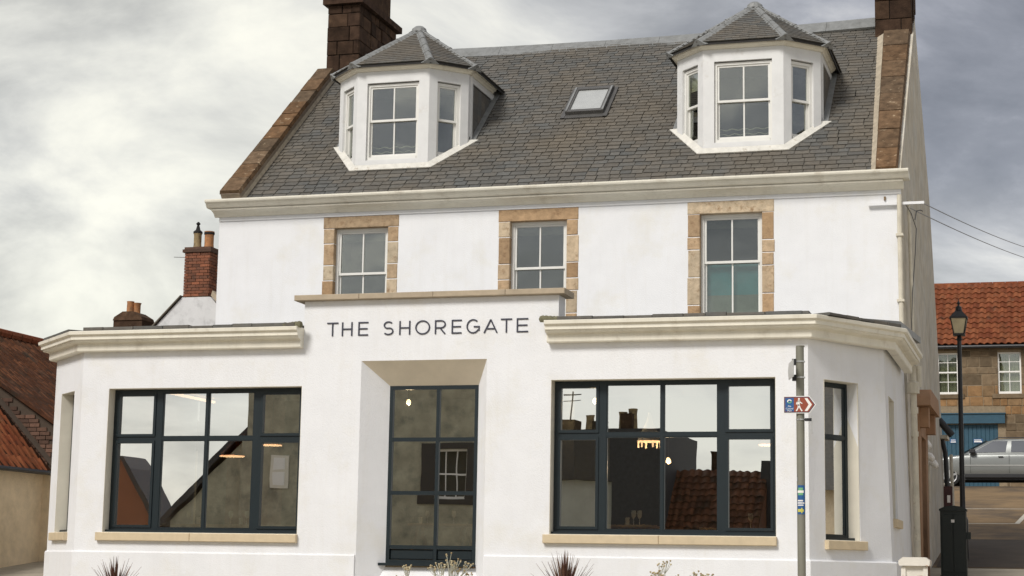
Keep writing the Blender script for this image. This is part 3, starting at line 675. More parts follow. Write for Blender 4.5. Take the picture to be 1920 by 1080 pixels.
edge_slates((1.16, YF), (KR+.05, YF), .42); edge_slates((KR+.1, YF+.02), CR, .4)
for x0, s in ((.93, 1), (-2.80, -1)):      # lumps of mortar and moss where the roof edge meets the parapet
    mb = MB(); 
    for k in range(9):
        cx = x0+s*k*.055; fr0 = (cx, YF-.16+random.uniform(-.04, .04), 5.15); mb.lathe([(.045, -.03), (.06, .01), (.045, .05-.003*k), (.01, .065-.004*k)], fr0, 7)
    mb.build('moss', pm('moss', (.17, .16, .10), .95, .3, 20, .8, 40) and 'moss' if 'moss' not in MATS else 'moss', inn, smooth=True)

# window linings, frames, sills, panes
def lining(fr, x0, x1, z0, z1, y0, y1, parent, mat='cream_paint'):
    mb = MB(); t = .006
    mb.box(x0, x0+t, y0, y1, z0+t, z1-t, fr); mb.box(x1-t, x1, y0, y1, z0+t, z1-t, fr); mb.box(x0, x1, y0, y1, z1-t, z1, fr); mb.box(x0, x1, y0, y1, z0, z0+t, fr)
    mb.build('window_reveal', mat, parent)
def big_window(fr, x0, x1, z0, z1, mull, ztr, parent, yd=.17):
    """mull: list of (centre, halfwidth); sashes in the outer lights"""
    x0 += .007; x1 -= .007; z1 -= .007; z0 += .007
    F = .055; y0, y1 = yd, yd+.08; mb = MB()
    mb.box(x0, x0+F, y0, y1, z0+.07, z1-F, fr); mb.box(x1-F, x1, y0, y1, z0+.07, z1-F, fr); mb.box(x0, x1, y0, y1, z1-F, z1, fr)
    mb.box(x0, x1, y0-.0, y1, z0, z0+.07, fr); mb.box(x0-.0, x1, y0-.11, y0-.001, z0, z0+.035, fr)
    edges = [x0+F]+[v for c, h in mull for v in (c-h, c+h)]+[x1-F]
    for c, h in mull: mb.box(c-h, c+h, y0+.002, y1-.002, z0+.07, z1-F, fr)
    cells = [(edges[2*i], edges[2*i+1]) for i in range(len(edges)//2)]
    for a, b in cells: mb.box(a, b, y0+.004, y1-.004, ztr-.028, ztr+.028, fr)
    f = mb.build('window_frame', 'teal_frame', parent)
    for i, (a, b) in enumerate(cells):
        for c, d in ((z0+.07, ztr-.028), (ztr+.028, z1-F)):
            s = .042 if i in (0, len(cells)-1) and len(cells) > 2 else .012
            sh = MB(); yy = y0-.014 if s > .02 else y0+.01; g = .0015
            sh.box(a+g, a+s, yy, y0+.055, c+g, d-g, fr); sh.box(b-s, b-g, yy, y0+.055, c+g, d-g, fr); sh.box(a+s, b-s, yy, y0+.055, c+g, c+s, fr); sh.box(a+s, b-s, yy, y0+.055, d-s, d-g, fr)
            sh.build('casement', 'teal_frame', f)
            t = random.uniform(-.001, .001); u = random.uniform(-.001, .001); py = y0+.03
            MB().add([fr(a+s, py+t, c+s), fr(b-s, py-t, c+s), fr(b-s, py-t+u, d-s), fr(a+s, py+t+u, d-s), fr(a+s, py+.02+t, c+s), fr(b-s, py+.02-t, c+s), fr(b-s, py+.02-t+u, d-s), fr(a+s, py+.02+t+u, d-s)],
                     [(0, 1, 2, 3), (0, 4, 5, 1), (3, 2, 6, 7)]).build('pane', 'new_glass', f)
    return f
def sills(fr, x0, x1, z, parent, joints=(), h=.125, out=.07):
    e = [x0]+list(joints)+[x1]
    for a, b in zip(e, e[1:]): MB().bbox(a+.002, b-.002, -out, .15, z-h, z-.002, fr, b=.008).build('window_sill', 'sill_stone', parent)
for wn_, mu, zt_, j in ((RWIN, [(1.735, .055), (2.594, .022), (3.432, .055)], 3.537, 2.60), (LWIN, [(-5.215, .055), (-4.417, .022), (-3.594, .055)], 3.515, -4.50)):
    lining(frF, *wn_, .001, .345, inn); big_window(frF, *wn_, mu, zt_, inn, .19); sills(frF, wn_[0]-.08, wn_[1]+.01, wn_[2], inn, (j,))
lining(fc, *TR, .001, .295, inn); big_window(fc, *TR, [], 3.53, inn, .19); sills(fc, TR[0]-.02, TR[1]+.10, TR[2], inn)
fs2 = Fr(fs_.o+Vector((.0, 0, 0)), fs_.x, fs_.y, fs_.z)
lining(fs2, *SW, .03, .29, inn); big_window(fs2, *SW, [], 3.6, inn, .2); sills(fs2, SW[0]-.05, SW[1]+.12, SW[2], inn)
lining(fl, *TL, .001, .295, inn); big_window(fl, *TL, [], 3.515, inn, .19); sills(fl, TL[0]-.08, TL[1]+.02, TL[2], inn)
# splayed central opening
sp = MB(); oy = YF+.001; iy = YF+.33
o4 = [(DO[0], oy, DO[2]), (DO[1], oy, DO[2]), (DO[1], oy, DO[3]), (DO[0], oy, DO[3])]; i4 = [(DI[0], iy, DI[2]-.02), (DI[1], iy, DI[2]-.02), (DI[1], iy, DI[3]), (DI[0], iy, DI[3])]
sp.add(o4+i4, [(0, 3, 7, 4), (1, 5, 6, 2), (0, 4, 5, 1)]); sp.build('splayed_reveal', 'white_render', inn)
MB().add([o4[2], o4[3], i4[3], i4[2], (DI[0], iy+.02, DI[3]+.05), (DI[1], iy+.02, DI[3]+.05)], [(0, 1, 2, 3)]).build('splayed_soffit', pm('soffit_bounce_tint', (.70, .62, .49), .9, .06, 4) and 'soffit_bounce_tint', inn)  # tan ground bounce put into the colour of a white soffit
frD = Fr((0, iy-.0, 0)); x0, x1, z0, z1 = DI; mb = MB(); F = .055
mb.box(x0, x0+F, 0, .08, z0, z1, frD); mb.box(x1-F, x1, 0, .08, z0, z1, frD); mb.box(x0+F, x1-F, 0, .08, z1-F, z1, frD); mb.box(x0+F, x1-F, 0, .08, z0+.035, z0+.09, frD); mb.box(x0-.08, x1-.0, -.10, .0-.001, z0, z0+.04, frD)
mb.box(-.805, -.755, .002, .078, z0+.09, z1-F, frD)
rows = [z0+.09, 1.93, 2.715, 3.495, z1-F]
for zz in rows[1:-1]: mb.box(x0+F, -.805, .004, .076, zz-.028, zz+.028, frD); mb.box(-.755, x1-F, .004, .076, zz-.028, zz+.028, frD)
dw = mb.build('window_frame', 'teal_frame', inn)
for i in range(4):
    for a, b in ((x0+F, -.805), (-.755, x1-F)):
        c = rows[i]+(.028 if i else 0); d = rows[i+1]-(.028 if i < 3 else 0)
        if i == 0: MB().bbox(a+.002, b-.002, .03, .06, c+.002, d-.002, frD, b=.012).build('panel', 'teal_frame', dw)
        else:
            t = random.uniform(-.001, .001); MB().add([frD(a, .035+t, c), frD(b, .035-t, c), frD(b, .035-t, d), frD(a, .035+t, d), frD(a, .05, c), frD(b, .05, c)], [(0, 1, 2, 3), (0, 4, 5, 1)]).build('pane', 'new_glass', dw)
# lettering: flat bars of constant stroke, standing off the wall
sg = thing('wall_sign', (-.88, YF-.01, 5.0), 'dark grey capital letters spelling the inn name across the parapet', 'sign')
U = 3.10/1014; LH = .205; SK = .0102
def stroke(mb, pts, fr, k=SK, closed=False):
    P = [Vector(p) for p in pts]; n = len(P); Lf = []; Rt = []
    for i, p in enumerate(P):
        a = P[i-1] if i > 0 else (P[-2] if closed else None); b = P[i+1] if i < n-1 else (P[1] if closed else None)
        d1 = (p-a).normalized() if a is not None else None; d2 = (b-p).normalized() if b is not None else None
        if d1 is None: d1 = d2
        if d2 is None: d2 = d1
        nn = Vector((-d1.y, d1.x))+Vector((-d2.y, d2.x)); nn.normalize(); m = k/max(.4, nn.dot(Vector((-d1.y, d1.x))))
        Lf.append(p+nn*m); Rt.append(p-nn*m)
    for i in range(n-1):
        q = [Lf[i], Rt[i], Rt[i+1], Lf[i+1]]
        mb.add([fr(v.x, 0, v.y) for v in q]+[fr(v.x, .010, v.y) for v in q], [(0, 1, 2, 3), (7, 6, 5, 4), (0, 4, 5, 1), (1, 5, 6, 2), (2, 6, 7, 3), (3, 7, 4, 0)])
def arc(cx, cy, rx, ry, a0, a1, n=20): return [(cx+rx*math.cos(R(a0+(a1-a0)*i/n)), cy+ry*math.sin(R(a0+(a1-a0)*i/n))) for i in range(n+1)]
def letter(ch, u0, u1):
    x0 = -2.43+(u0-198)*U; w_ = (u1-u0)*U; fr = Fr((x0, YF-.012, 5.0)); mb = MB(); H = LH; k = SK
    if ch == 'T': stroke(mb, [(0, H-k), (w_, H-k)], fr); stroke(mb, [(w_/2, 0), (w_/2, H-2*k)], fr)
    if ch == 'H': stroke(mb, [(k, 0), (k, H)], fr); stroke(mb, [(w_-k, 0), (w_-k, H)], fr); stroke(mb, [(2*k, H/2), (w_-2*k, H/2)], fr)
    if ch == 'E': stroke(mb, [(k, 0), (k, H)], fr); [stroke(mb, [(2*k, z), (w_-(k if z == H/2 else 0), z)], fr) for z in (k, H/2, H-k)]
    if ch == 'O': stroke(mb, arc(w_/2, H/2, w_/2-k, H/2-k+.003, 0, 360, 32), fr, closed=True)
    if ch == 'R': stroke(mb, [(k, 0), (k, H)], fr); stroke(mb, [(2*k, H-k), (w_*.55, H-k)]+arc(w_*.55, H-k-.052, w_*.45-k, .052, 90, -90, 12)[1:]+[(2*k, H-k-.104)], fr); stroke(mb, [(w_*.52, H-2*k-.104), (w_-k, 0)], fr)
    if ch == 'A': stroke(mb, [(k*.6, 0), (w_/2, H-k)], fr); stroke(mb, [(w_-k*.6, 0), (w_/2, H-k)], fr); stroke(mb, [(w_*.24, H*.30), (w_*.76, H*.30)], fr)
    if ch == 'G': stroke(mb, arc(w_/2, H/2, w_/2-k, H/2-k+.003, 48, 325, 28)+[(w_-k, H*.24), (w_-k, H*.47), (w_*.55, H*.47)], fr)
    if ch == 'S':
        r = (H/2-k)/2+.002
        stroke(mb, arc(w_/2, H-k-r, w_/2-k-.006, r, 35, 250, 14)+arc(w_/2, k+r, w_/2-k, r, 70, -145, 14), fr)
    mb.build('letter', 'letter_grey', sg)
for c_, a_, b_ in (('T', 198, 256), ('H', 275, 330), ('E', 360, 411), ('S', 488, 541), ('H', 570, 626), ('O', 651, 726), ('R', 750, 805), ('E', 834, 884), ('G', 908, 974), ('A', 994, 1062), ('T', 1078, 1133), ('E', 1156, 1212)): letter(c_, a_, b_)

# ---- gable side: doorcase, pipes, lights
frG = Fr((5.60, 0, 0), (0, 1, 0), (-1, 0, 0))       # x along +Y, y inward (-X)
dc = MB(); dc.box(.75, 1.25, -.10, .02, 1.0, 4.45, frG); dc.box(2.35, 2.85, -.10, .02, 1.0, 4.45, frG); dc.box(1.25, 2.35, -.10, .02, 4.0, 4.45, frG)
dcase = dc.build('door_surround', 'door_brown', inn)
MB().prism([(.55, 4.46), (.65, 4.62), (.80, 4.74), (2.80, 4.74), (2.95, 4.62), (3.05, 4.46)], -.30, .02, fr=frG).build('door_hood', 'door_brown', dcase)
for a in (.85, 2.45): MB().box(a, a+.30, -.25, -.101, 4.12, 4.45, frG).build('hood_bracket', 'door_brown', dcase)
MB().box(1.25, 2.35, -.02, .015, 1.2, 3.998, frG).build('door', 'black_metal', dcase)
MB().tube([(5.50, -.12, 7.9), (5.50, -.13, 7.2), (5.51, -.14, 5.2)], .040, 10).build('downpipe', 'pipe_cream', inn)
MB().tube([(5.62, .35, 7.9), (5.66, .35, 5.0)], .030, 10).build('downpipe', 'pipe_cream', inn)
for z in (7.2, 6.1): MB().box(5.44, 5.56, -.19, -.0, z, z+.04).build('pipe_bracket', 'pipe_cream', inn)
MB().tube([(5.70, -.50, 5.0), (5.70, -.45, 4.85), (5.73, -.42, 1.45)], .05, 12).build('downpipe', 'pipe_cream', inn)
MB().lathe([(.10, -.17), (.10, 0), (.075, .02)], (5.70, -.48, 4.72), 10).lathe([(.062, -.05), (.062, .05)], (5.71, -.44, 4.28), 10).lathe([(.062, -.04), (.062, .04)], (5.71, -.44, 3.9), 10).build('pipe_collar', 'pipe_cream', inn)
MB().tube([(5.66, -.15, 4.7), (5.71, -.12, 1.4)], .022, 8).build('downpipe', 'pipe_cream', inn)
MB().tube([(5.72, .45, 5.1), (5.72, .47, 4.75)], .055, 10).build('downpipe', 'pipe_cream', inn)
for k, (y, z) in enumerate(((3.75, 4.02), (3.9, 3.80), (4.3, 3.70))):
    MB().lathe([(.035, -.12), (.075, -.05), (.08, 0), (.03, .05)], None, 12, fr=Fr((5.66+.04*k, y, z), (0, 1, 0), (0, 0, 1), (1, 0, -.4))).build('spotlight', 'sign_white', inn)
MB().tube([(5.62, 4.3, 3.7), (5.62, 4.32, 3.0)], .012, 6).build('conduit', 'pipe_cream', inn)
mb = MB(); mb.box(5.45, 5.72, 8.6, 9.45, 4.5, 4.57); mb.build('wall_bracket', 'pipe_cream', inn)
MB().tube([(5.56, 8.5, 4.88), (5.82, 8.6, 4.56)], .075, 12).build('flood_lamp', 'black_metal', inn)
MB().tube([(5.60, 8.9, 4.5), (5.66, 8.95, 4.2), (5.68, 8.95, 3.6), (5.70, 9.0, 1.9)], .05, 8).build('downpipe', 'black_metal', inn)
MB().tube([(5.76, 9.2, 4.2), (5.80, 9.2, 1.9)], .035, 8).build('downpipe', 'pipe_cream', inn)
MB().box(4.98, 5.90, -.075, -.035, 7.745, 7.79).build('cable_bar', 'white_render', inn)
MB().box(5.24, 5.27, -.035, .0, 7.84, 7.90).build('wall_bolt', 'brown_stone', inn)
MB().tube([(5.60, -.05, 7.74), (5.66, .3, 7.66), (5.72, .6, 7.45), (5.70, .5, 7.0), (5.66, .3, 6.3), (5.64, .1, 5.5), (5.66, .0, 5.0)], .008, 6).build('loose_cable', 'wire', inn)
MB().tube([(5.72, .3, 7.55), (5.74, .4, 7.72), (5.80, .5, 7.75), (5.84, .5, 7.73)], .010, 6).build('loose_cable', 'wire', inn)
def catenary(a, b, sag, n=24): a = V3(a); b = V3(b); return [a+(b-a)*(i/n)-Vector((0, 0, sag*4*(i/n)*(1-i/n))) for i in range(n+1)]
for a, b, lb in (((5.66, -.1, 7.68), (7.9, 28, 11.3), 'lower of two thin cables running from the gable corner to the right'), ((5.88, .2, 7.80), (7.9, 28, 11.65), 'upper of two thin cables running from the gable corner to the right')):
    t = thing('overhead_cable', a, lb, 'cable', 'overhead cables right of the gable'); MB().tube(catenary(a, b, .10), .008, 6).build('wire', 'far_wire', t)

# ---- interior of the extension
ZF = 1.48; ZC = 4.58
plan = [(KL+.12, YF+.36), (KR-.12, YF+.36), (CR[0]-.34, CR[1]+.12), (CR[0]-.34, -.1), (CL[0]+.34, -.1), (CL[0]+.34, CL[1]+.16)]
MB().add([(x, y, ZF) for x, y in plan], [tuple(range(6))]).build('room_floor', 'room_floor', inn)
MB().add([(x, y, ZC) for x, y in plan], [tuple(range(5, -1, -1))]).build('room_ceiling', 'room_white', inn)
MB().box(-6.62, -6.56, -4.2, -.6, 4.50, 4.54).build('light_strip', 'led', inn)
MB().add([(-7.1, -.12, ZF), (-2.6, -.12, ZF), (-2.6, -.12, ZC), (-7.1, -.12, ZC)], [(0, 1, 2, 3)]).build('room_back_wall', 'room_wall', inn)
MB().add([(-2.6, -.12, ZF), (.6, -.12, ZF), (.6, -.12, ZC), (-2.6, -.12, ZC)], [(0, 1, 2, 3)]).build('room_back_wall', 'room_wall', inn)
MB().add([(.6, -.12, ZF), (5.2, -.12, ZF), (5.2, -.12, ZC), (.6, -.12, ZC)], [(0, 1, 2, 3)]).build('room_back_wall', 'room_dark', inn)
MB().box(-6.0, -5.2, -1.2, -.6, ZF, ZC).build('room_pillar', 'room_brown', inn)
MB().box(-2.75, -2.65, -4.9, -3.3, ZF, ZC).box(.70, .80, -4.9, -3.3, ZF, ZC).build('partition', 'room_dark', inn)
# ---------------- pendants, tables, glasses
def lamp_light(x, y, z, e, r=.04, spot=False):
    ld = bpy.data.lights.new('lamp_light', 'SPOT' if spot else 'POINT'); ld.energy = e; ld.color = (1, .72, .45); ld.shadow_soft_size = r
    if spot: ld.spot_size = R(150); ld.spot_blend = .5
    o = bpy.data.objects.new('lamp_light', ld); COL.objects.link(o); return o
def pendant(x, y, z, lb, r=.21, h=.22, mat='copper', ornate=False):
    t = thing('pendant_lamp', (x, y, z), lb, 'lamp', 'pendant lamps inside the restaurant')
    MB().lathe([(r, 0), (r*.93, .02), (r*.28, h*.75), (.03, h), (.02, h+.05)], (x, y, z), 20).build('lamp_shade', mat, t, smooth=True)
    MB().lathe([(r*.95, -.016), (r*.95, -.004)], (x, y, z), 20).build('diffuser', 'bulb_soft', t)
    MB().tube([(x, y, z+h), (x, y, ZC)], .006, 6).build('cord', 'wire', t)
    lo = lamp_light(x, y, z, 24, .1, True); lo.parent = t; lo.location = (0, 0, -.03)
    if ornate:
        for k in range(6): a = k*math.pi/3; MB().tube([(x+.17*math.cos(a), y+.17*math.sin(a), z-.01), (x+.17*math.cos(a), y+.17*math.sin(a), z-.10)], .014, 6).build('lamp_tube', 'bulb_soft', t)
pendant(-4.83, -3.5, 3.37, 'copper pendant lamp behind the left window, nearest the red pillar')
pendant(-4.36, -3.0, 3.58, 'small copper pendant high beside the wide mullion of the left window', .17)
pendant(-3.95, -2.2, 3.30, 'copper pendant low in the right-hand light of the left window', .18)
pendant(2.02, -3.5, 3.58, 'pale tiered pendant lamp in the middle of the big right window', .19, .38, 'sign_white', True)
pendant(3.85, -3.5, 3.52, 'pendant lamp seen at the right edge of the big right window', .19)
for x, y, z, lb in ((1.17, -3.5, 4.19, 'glowing bulb at the top left of the big right window'), (2.31, -3.5, 3.28, 'glowing bulb just right of the central bar of the big right window'), (-1.84, -3.5, 4.2, 'glowing bulb behind the top left pane of the central window')):
    t = thing('bare_bulb', (x, y, z), lb, 'lamp', 'bare bulbs inside the restaurant')
    MB().lathe([(.012, -.045), (.036, -.02), (.040, 0), (.026, .035), (.014, .05)], (x, y, z), 12).build('bulb', 'bulb', t, smooth=True); MB().tube([(x, y, z+.05), (x, y, ZC)], .006, 6).build('cord', 'wire', t)
    lo = lamp_light(x, y, z, 22, .05); lo.parent = t; lo.location = (0, 0, -.10)
def table(x0, x1, y0, y1, z, lb, trestle=False):
    t = thing('dining_table', ((x0+x1)/2, (y0+y1)/2, ZF), lb, 'table', 'dining tables inside the restaurant')
    MB().bbox(x0, x1, y0, y1, z-.04, z, b=.006).build('tabletop', 'table_wood', t)
    for x in (x0+.12, x1-.12):
        if trestle:
            for s in (-1, 1): MB().tube([(x+s*.03, y0+.25, z-.04), (x+s*.12, y0+.25, (z+ZF)/2), (x+s*.24, y0+.25, ZF)], .028, 8).build('leg', 'table_wood', t)
        else:
            for y in (y0+.1, y1-.1): MB().box(x-.03, x+.03, y-.03, y+.03, ZF, z-.041).build('leg', 'table_wood', t)
TZ = 2.24
table(-5.62, -3.70, -4.95, -4.25, TZ, 'pale wooden table set with glasses behind the left window'); table(-3.45, -2.85, -4.95, -4.25, TZ, 'small wooden table at the right end of the left window')
table(1.55, 2.35, -4.95, -4.25, TZ+.05, 'wooden table set with glasses in the middle of the big right window'); table(3.05, 4.0, -4.95, -4.25, TZ+.02, 'wooden table at the right end of the big right window')
table(-1.95, -.95, -3.1, -2.4, 2.33, 'trestle table seen through the central window, left of its post', True); table(-.85, .2, -3.1, -2.4, 2.33, 'trestle table seen through the central window, right of its post', True)
def glassware(x, y, z, kind, lb):
    if kind == 'wine glass': prof = [(.032, 0), (.006, .01), (.006, .09), (.034, .13), (.038, .17), (.030, .21)]; mat = 'clear_glass'
    elif kind == 'bottle': prof = [(.036, 0), (.037, .16), (.014, .22), (.014, .28)]; mat = 'bottle_glass'
    else: prof = [(.030, 0), (.034, .11)]; mat = 'clear_glass'
    o = MB().lathe(prof, (0, 0, 0), 10).build(kind.replace(' ', '_'), mat, smooth=True); o.location = (x, y, z); o['label'] = lb; o['category'] = kind; o['group'] = kind+' on the restaurant tables'
for x, k, lb in ((-5.02, 'wine glass', 'leftmost wine glass on the left window table'), (-4.85, 'tumbler', 'short tumbler left of the thin bar in the left window'), (-4.28, 'wine glass', 'wine glass just right of the thin bar in the left window'), (-4.14, 'tumbler', 'short tumbler between two wine glasses in the left window'), (-3.99, 'wine glass', 'tallest wine glass next to the wide mullion of the left window'), (-3.86, 'tumbler', 'tumbler at the right end of the long table in the left window'), (-3.2, 'wine glass', 'wine glass on the small table of the left window')):
    glassware(x, -4.6+random.uniform(-.08, .08), TZ+.001, k, lb)
for x, k, lb in ((1.95, 'tumbler', 'tumbler on the middle table of the big right window'), (2.04, 'wine glass', 'left wine glass of the pair in the big right window'), (2.12, 'wine glass', 'right wine glass of the pair in the big right window'), ):
    glassware(x, -4.6+random.uniform(-.05, .05), TZ+.051, k, lb)
for x, k, lb in ((3.72, 'wine glass', 'wine glass on the rightmost table of the big right window'), (3.82, 'bottle', 'dark bottle on the rightmost table of the big right window')):
    glassware(x, -4.6, TZ+.021, k, lb)
for x, k, lb in ((-1.86, 'tumbler', 'tumbler at the left edge of the central window'), (-1.74, 'wine glass', 'wine glass at the lower left of the central window'), (-1.60, 'wine glass', 'second wine glass from the left in the central window'), (-1.30, 'wine glass', 'wine glass beside the post of the central window'), (-.62, 'wine glass', 'wine glass right of the post of the central window'), (-.68, 'tumbler', 'tumbler right of the post of the central window')):
    glassware(x, -2.75, 2.331, k, lb)

# ================================================================ SIGNPOST
PX, PY = 5.285, -11.0
sp = thing('signpost', (PX, PY, gz(PY)), 'grey pole with a brown footpath finger sign before the big right window', 'signpost')
MB().tube([(PX, PY, gz(PY)-.1), (PX-.005, PY, 4.03)], .0435, 16).build('pole', 'pole_grey', sp, smooth=True)
MB().lathe([(.046, 0), (.046, .012)], (PX, PY, 4.03), 16).build('pole_cap', 'pole_grey', sp)
frS = Fr((PX-.175, PY-.062, 3.405)); 
def plate(poly, y0, y1, name, mat, parent): return MB().prism(poly, y0, y1, fr=frS).build(name, mat, parent)
fing = plate([(0, -.092), (.275, -.092), (.345, 0), (.275, .092), (0, .092)], 0, .012, 'finger_sign', 'sign_white', sp)
plate([(.008, -.084), (.272, -.084), (.335, 0), (.272, .084), (.008, .084)], -.0016, -.0002, 'sign_border', 'sign_dark', fing)
plate([(.016, -.076), (.268, -.076), (.325, 0), (.268, .076), (.016, .076)], -.0032, -.0018, 'sign_face', 'sign_brown', fing)
plate([(.020, -.072), (.112, -.072), (.112, .072), (.020, .072)], -.0048, -.0034, 'sign_badge', 'sign_blue', fing)
plate([(.225, -.068), (.255, -.068), (.302, 0), (.255, .068), (.225, .068), (.268, 0)], -.0048, -.0034, 'chevron', 'sign_white', fing)
def flat_stroke(pts, k, y, name, mat, parent, fr):
    mb = MB(); f2 = Fr(fr(0, y, 0), fr.x, fr.y*.08, fr.z); stroke(mb, pts, f2, k); mb.build(name, mat, parent)
mb = MB(); f2 = Fr(frS(0, -.0060, 0), frS.x, frS.y*.12, frS.z)
mb.lathe([(.0105, 0), (.0105, .002)], None, 12, fr=Fr(frS(.166, -.0045, .060), frS.x, frS.z, -frS.y))
for pts, k in ((([(.166, .046), (.160, .010), (.163, -.010)]), .0125), (([(.160, .002), (.158, -.030), (.142, -.062), (.134, -.064)]), .0065), (([(.168, -.004), (.176, -.034), (.194, -.064), (.202, -.060)]), .0065), (([(.160, .040), (.144, .022), (.138, .002)]), .0048), (([(.170, .040), (.184, .020), (.202, .012)]), .0048)): stroke(mb, pts, f2, k)
mb.build('walking_figure', 'sign_white', fing)
def text(body, fr, x, z, size, y, mat, parent, align='CENTER'):
    c = bpy.data.curves.new('lettering', 'FONT'); c.body = body; c.size = size; c.align_x = align; c.extrude = .0003; c.space_line = .9
    o = bpy.data.objects.new('lettering_source', c); COL.objects.link(o); bpy.context.view_layer.update()
    me = bpy.data.meshes.new_from_object(o.evaluated_get(bpy.context.evaluated_depsgraph_get())); COL.objects.unlink(o); bpy.data.objects.remove(o)
    me.materials.clear(); me.materials.append(MATS[mat]); me.name = 'lettering'
    inst('lettering', me, parent, fmat(Fr(fr(x, y, z), fr.x, fr.z, fr.x.cross(fr.z))))
text('Fife\nCoastal\nPath', frS, .066, -.026, .026, -.0055, 'sign_white', fing)
mb = MB(); f3 = Fr(frS(0, -.0060, 0), frS.x, frS.y*.08, frS.z); stroke(mb, arc(.066, .034, .020, .017, 20, 200, 10), f3, .006); mb.build('badge_wave', 'sign_white', fing)
mb = MB(); stroke(mb, arc(.066, .034, .018, .015, 200, 380, 10), f3, .005); mb.build('badge_wave', 'sign_green', fing)
# second finger sign seen from behind, edge-on
s2 = Fr((PX-.012, PY+.01, 3.80), Vector((-.42, .91, 0)).normalized(), Vector((.91, .42, 0)).normalized())
fr2 = Fr((PX-.082, PY-.10, 3.78), Vector((-.25, .97, 0)).normalized(), Vector((.97, .25, 0)).normalized())
b2 = MB().prism([(-.15, -.09), (.26, -.09), (.33, 0), (.26, .09), (-.15, .09)], 0, .008, fr=fr2).build('finger_sign', 'steel', sp, label='grey back of the second finger sign')
b3 = MB().prism([(-.1, -.085), (.24, -.085), (.30, 0), (.24, .085), (-.1, .085)], 0, .006, fr=Fr((PX+.115, PY+.0, 3.20), (-.125, .992, 0), (.992, .125, 0))).build('finger_sign', 'steel', sp)
for z in (3.70, 3.87, 3.25):
    MB().lathe([(.050, -.008), (.050, .008)], (PX, PY, z), 16).build('clamp', 'steel', sp)
for z in (3.70, 3.87): MB().box(PX-.085, PX-.045, PY-.03, PY+.03, z-.035, z+.03).build('clamp_block', 'black_metal', sp)
MB().box(PX+.045, PX+.115, PY-.02, PY+.02, 3.235, 3.265).build('clamp_block', 'black_metal', sp)
def wrap(z0, z1, a0, a1, mat, name, r=.0445, n=8, t=.0008):
    mb = MB(); vs = []
    for rr in (r, r+t):
        for z in (z0, z1):
            for i in range(n+1): a = R(a0+(a1-a0)*i/n); vs.append((PX+rr*math.sin(a), PY-rr*math.cos(a), z))
    m = n+1; mb.add(vs, [(2*m+i, 2*m+i+1, 3*m+i+1, 3*m+i) for i in range(n)]+[(3*m+i, 3*m+i+1, m+i+1, m+i) for i in range(n)]+[(i, i+1, 2*m+i+1, 2*m+i) for i in range(n)]); return mb.build(name, mat, sp)
wrap(2.25, 2.555, -60, 60, 'sign_blue', 'sticker'); wrap(2.45, 2.53, -35, 30, 'sign_green', 'sticker_emblem', .0455, 8); wrap(2.475, 2.50, -45, 40, 'sign_white', 'sticker_emblem', .0465, 8)
wrap(2.385, 2.40, -45, 30, 'sign_white', 'sticker_text', .0455); wrap(2.362, 2.375, -50, 50, 'sign_white', 'sticker_text', .0455); wrap(2.34, 2.352, -45, 35, 'sign_white', 'sticker_text', .0455)
wrap(2.275, 2.305, -45, 10, 'sign_yellow', 'sticker_arrow', .0455); wrap(2.262, 2.318, 5, 20, 'sign_yellow', 'sticker_arrow', .0457); wrap(2.278, 2.302, 20, 38, 'sign_yellow', 'sticker_arrow', .0457)
wrap(2.60, 2.84, -110, -45, 'sign_blue', 'sticker'); wrap(2.60, 2.64, -110, -60, 'sign_white', 'sticker_arrow', .0455)

# ================================================================ LOWER RIGHT: painted pier, cabinet, red notice post, street lamp
pr = thing('gate_pier', (6.02, -5.0, gz(-5)), 'short cream painted pier with rusty cap below the corner downpipe', 'pier')
MB().box(5.86, 6.17, -5.15, -4.85, gz(-5)-.1, 1.77).build('shaft', 'pier_paint', pr)
MB().box(5.84, 5.90, -5.18, -5.151, gz(-5), 1.76).box(6.13, 6.19, -5.18, -5.151, gz(-5), 1.76).build('corner_strip', 'pier_paint', pr)
MB().prism([(5.82, 1.771), (6.21, 1.771), (6.22, 1.80), (6.22, 1.84), (6.16, 1.885), (5.87, 1.885), (5.81, 1.84), (5.81, 1.80)], -5.22, -4.80).build('cap', 'pier_paint', pr)
cb = thing('utility_cabinet', (6.17, 2.0, gz(2)), 'tall dark green utility cabinet standing at the foot of the street lamp', 'cabinet')
zb = gz(2)+.05
MB().box(5.93, 6.40, 1.85, 2.2, gz(2)-.1, zb+.06).build('plinth', 'cabinet_green', cb)
MB().box(5.945, 6.375, 1.86, 2.19, zb+.061, 2.76).build('body', 'cabinet_green', cb)
MB().prism([(5.93, 2.761), (6.39, 2.761), (6.39, 2.79), (6.30, 2.83), (6.16, 2.85), (6.02, 2.83), (5.93, 2.79)], 1.83, 2.21).build('top', 'cabinet_green', cb)
MB().bbox(5.97, 6.155, 1.850, 1.861, zb+.12, 2.70, b=.004).build('door', 'cabinet_green', cb); MB().bbox(6.165, 6.35, 1.850, 1.861, zb+.12, 2.70, b=.004).build('door', 'cabinet_green', cb)
MB().box(6.13, 6.185, 1.846, 1.8495, 2.56, 2.61).build('label_plate', 'sign_white', cb)
MB().box(6.378, 6.45, 1.9, 2.0, 2.28, 2.40).build('latch_box', 'cabinet_green', cb)
rp = thing('notice_post', (6.0, 3.2, gz(3.2)), 'dark red post with a small white notice behind the green cabinet', 'post')
MB().box(5.94, 6.09, 3.15, 3.25, gz(3.2)-.1, 3.24).build('post', 'dark_red', rp); MB().box(6.00, 6.055, 3.140, 3.149, 2.95, 3.08).build('notice', 'sign_white', rp)
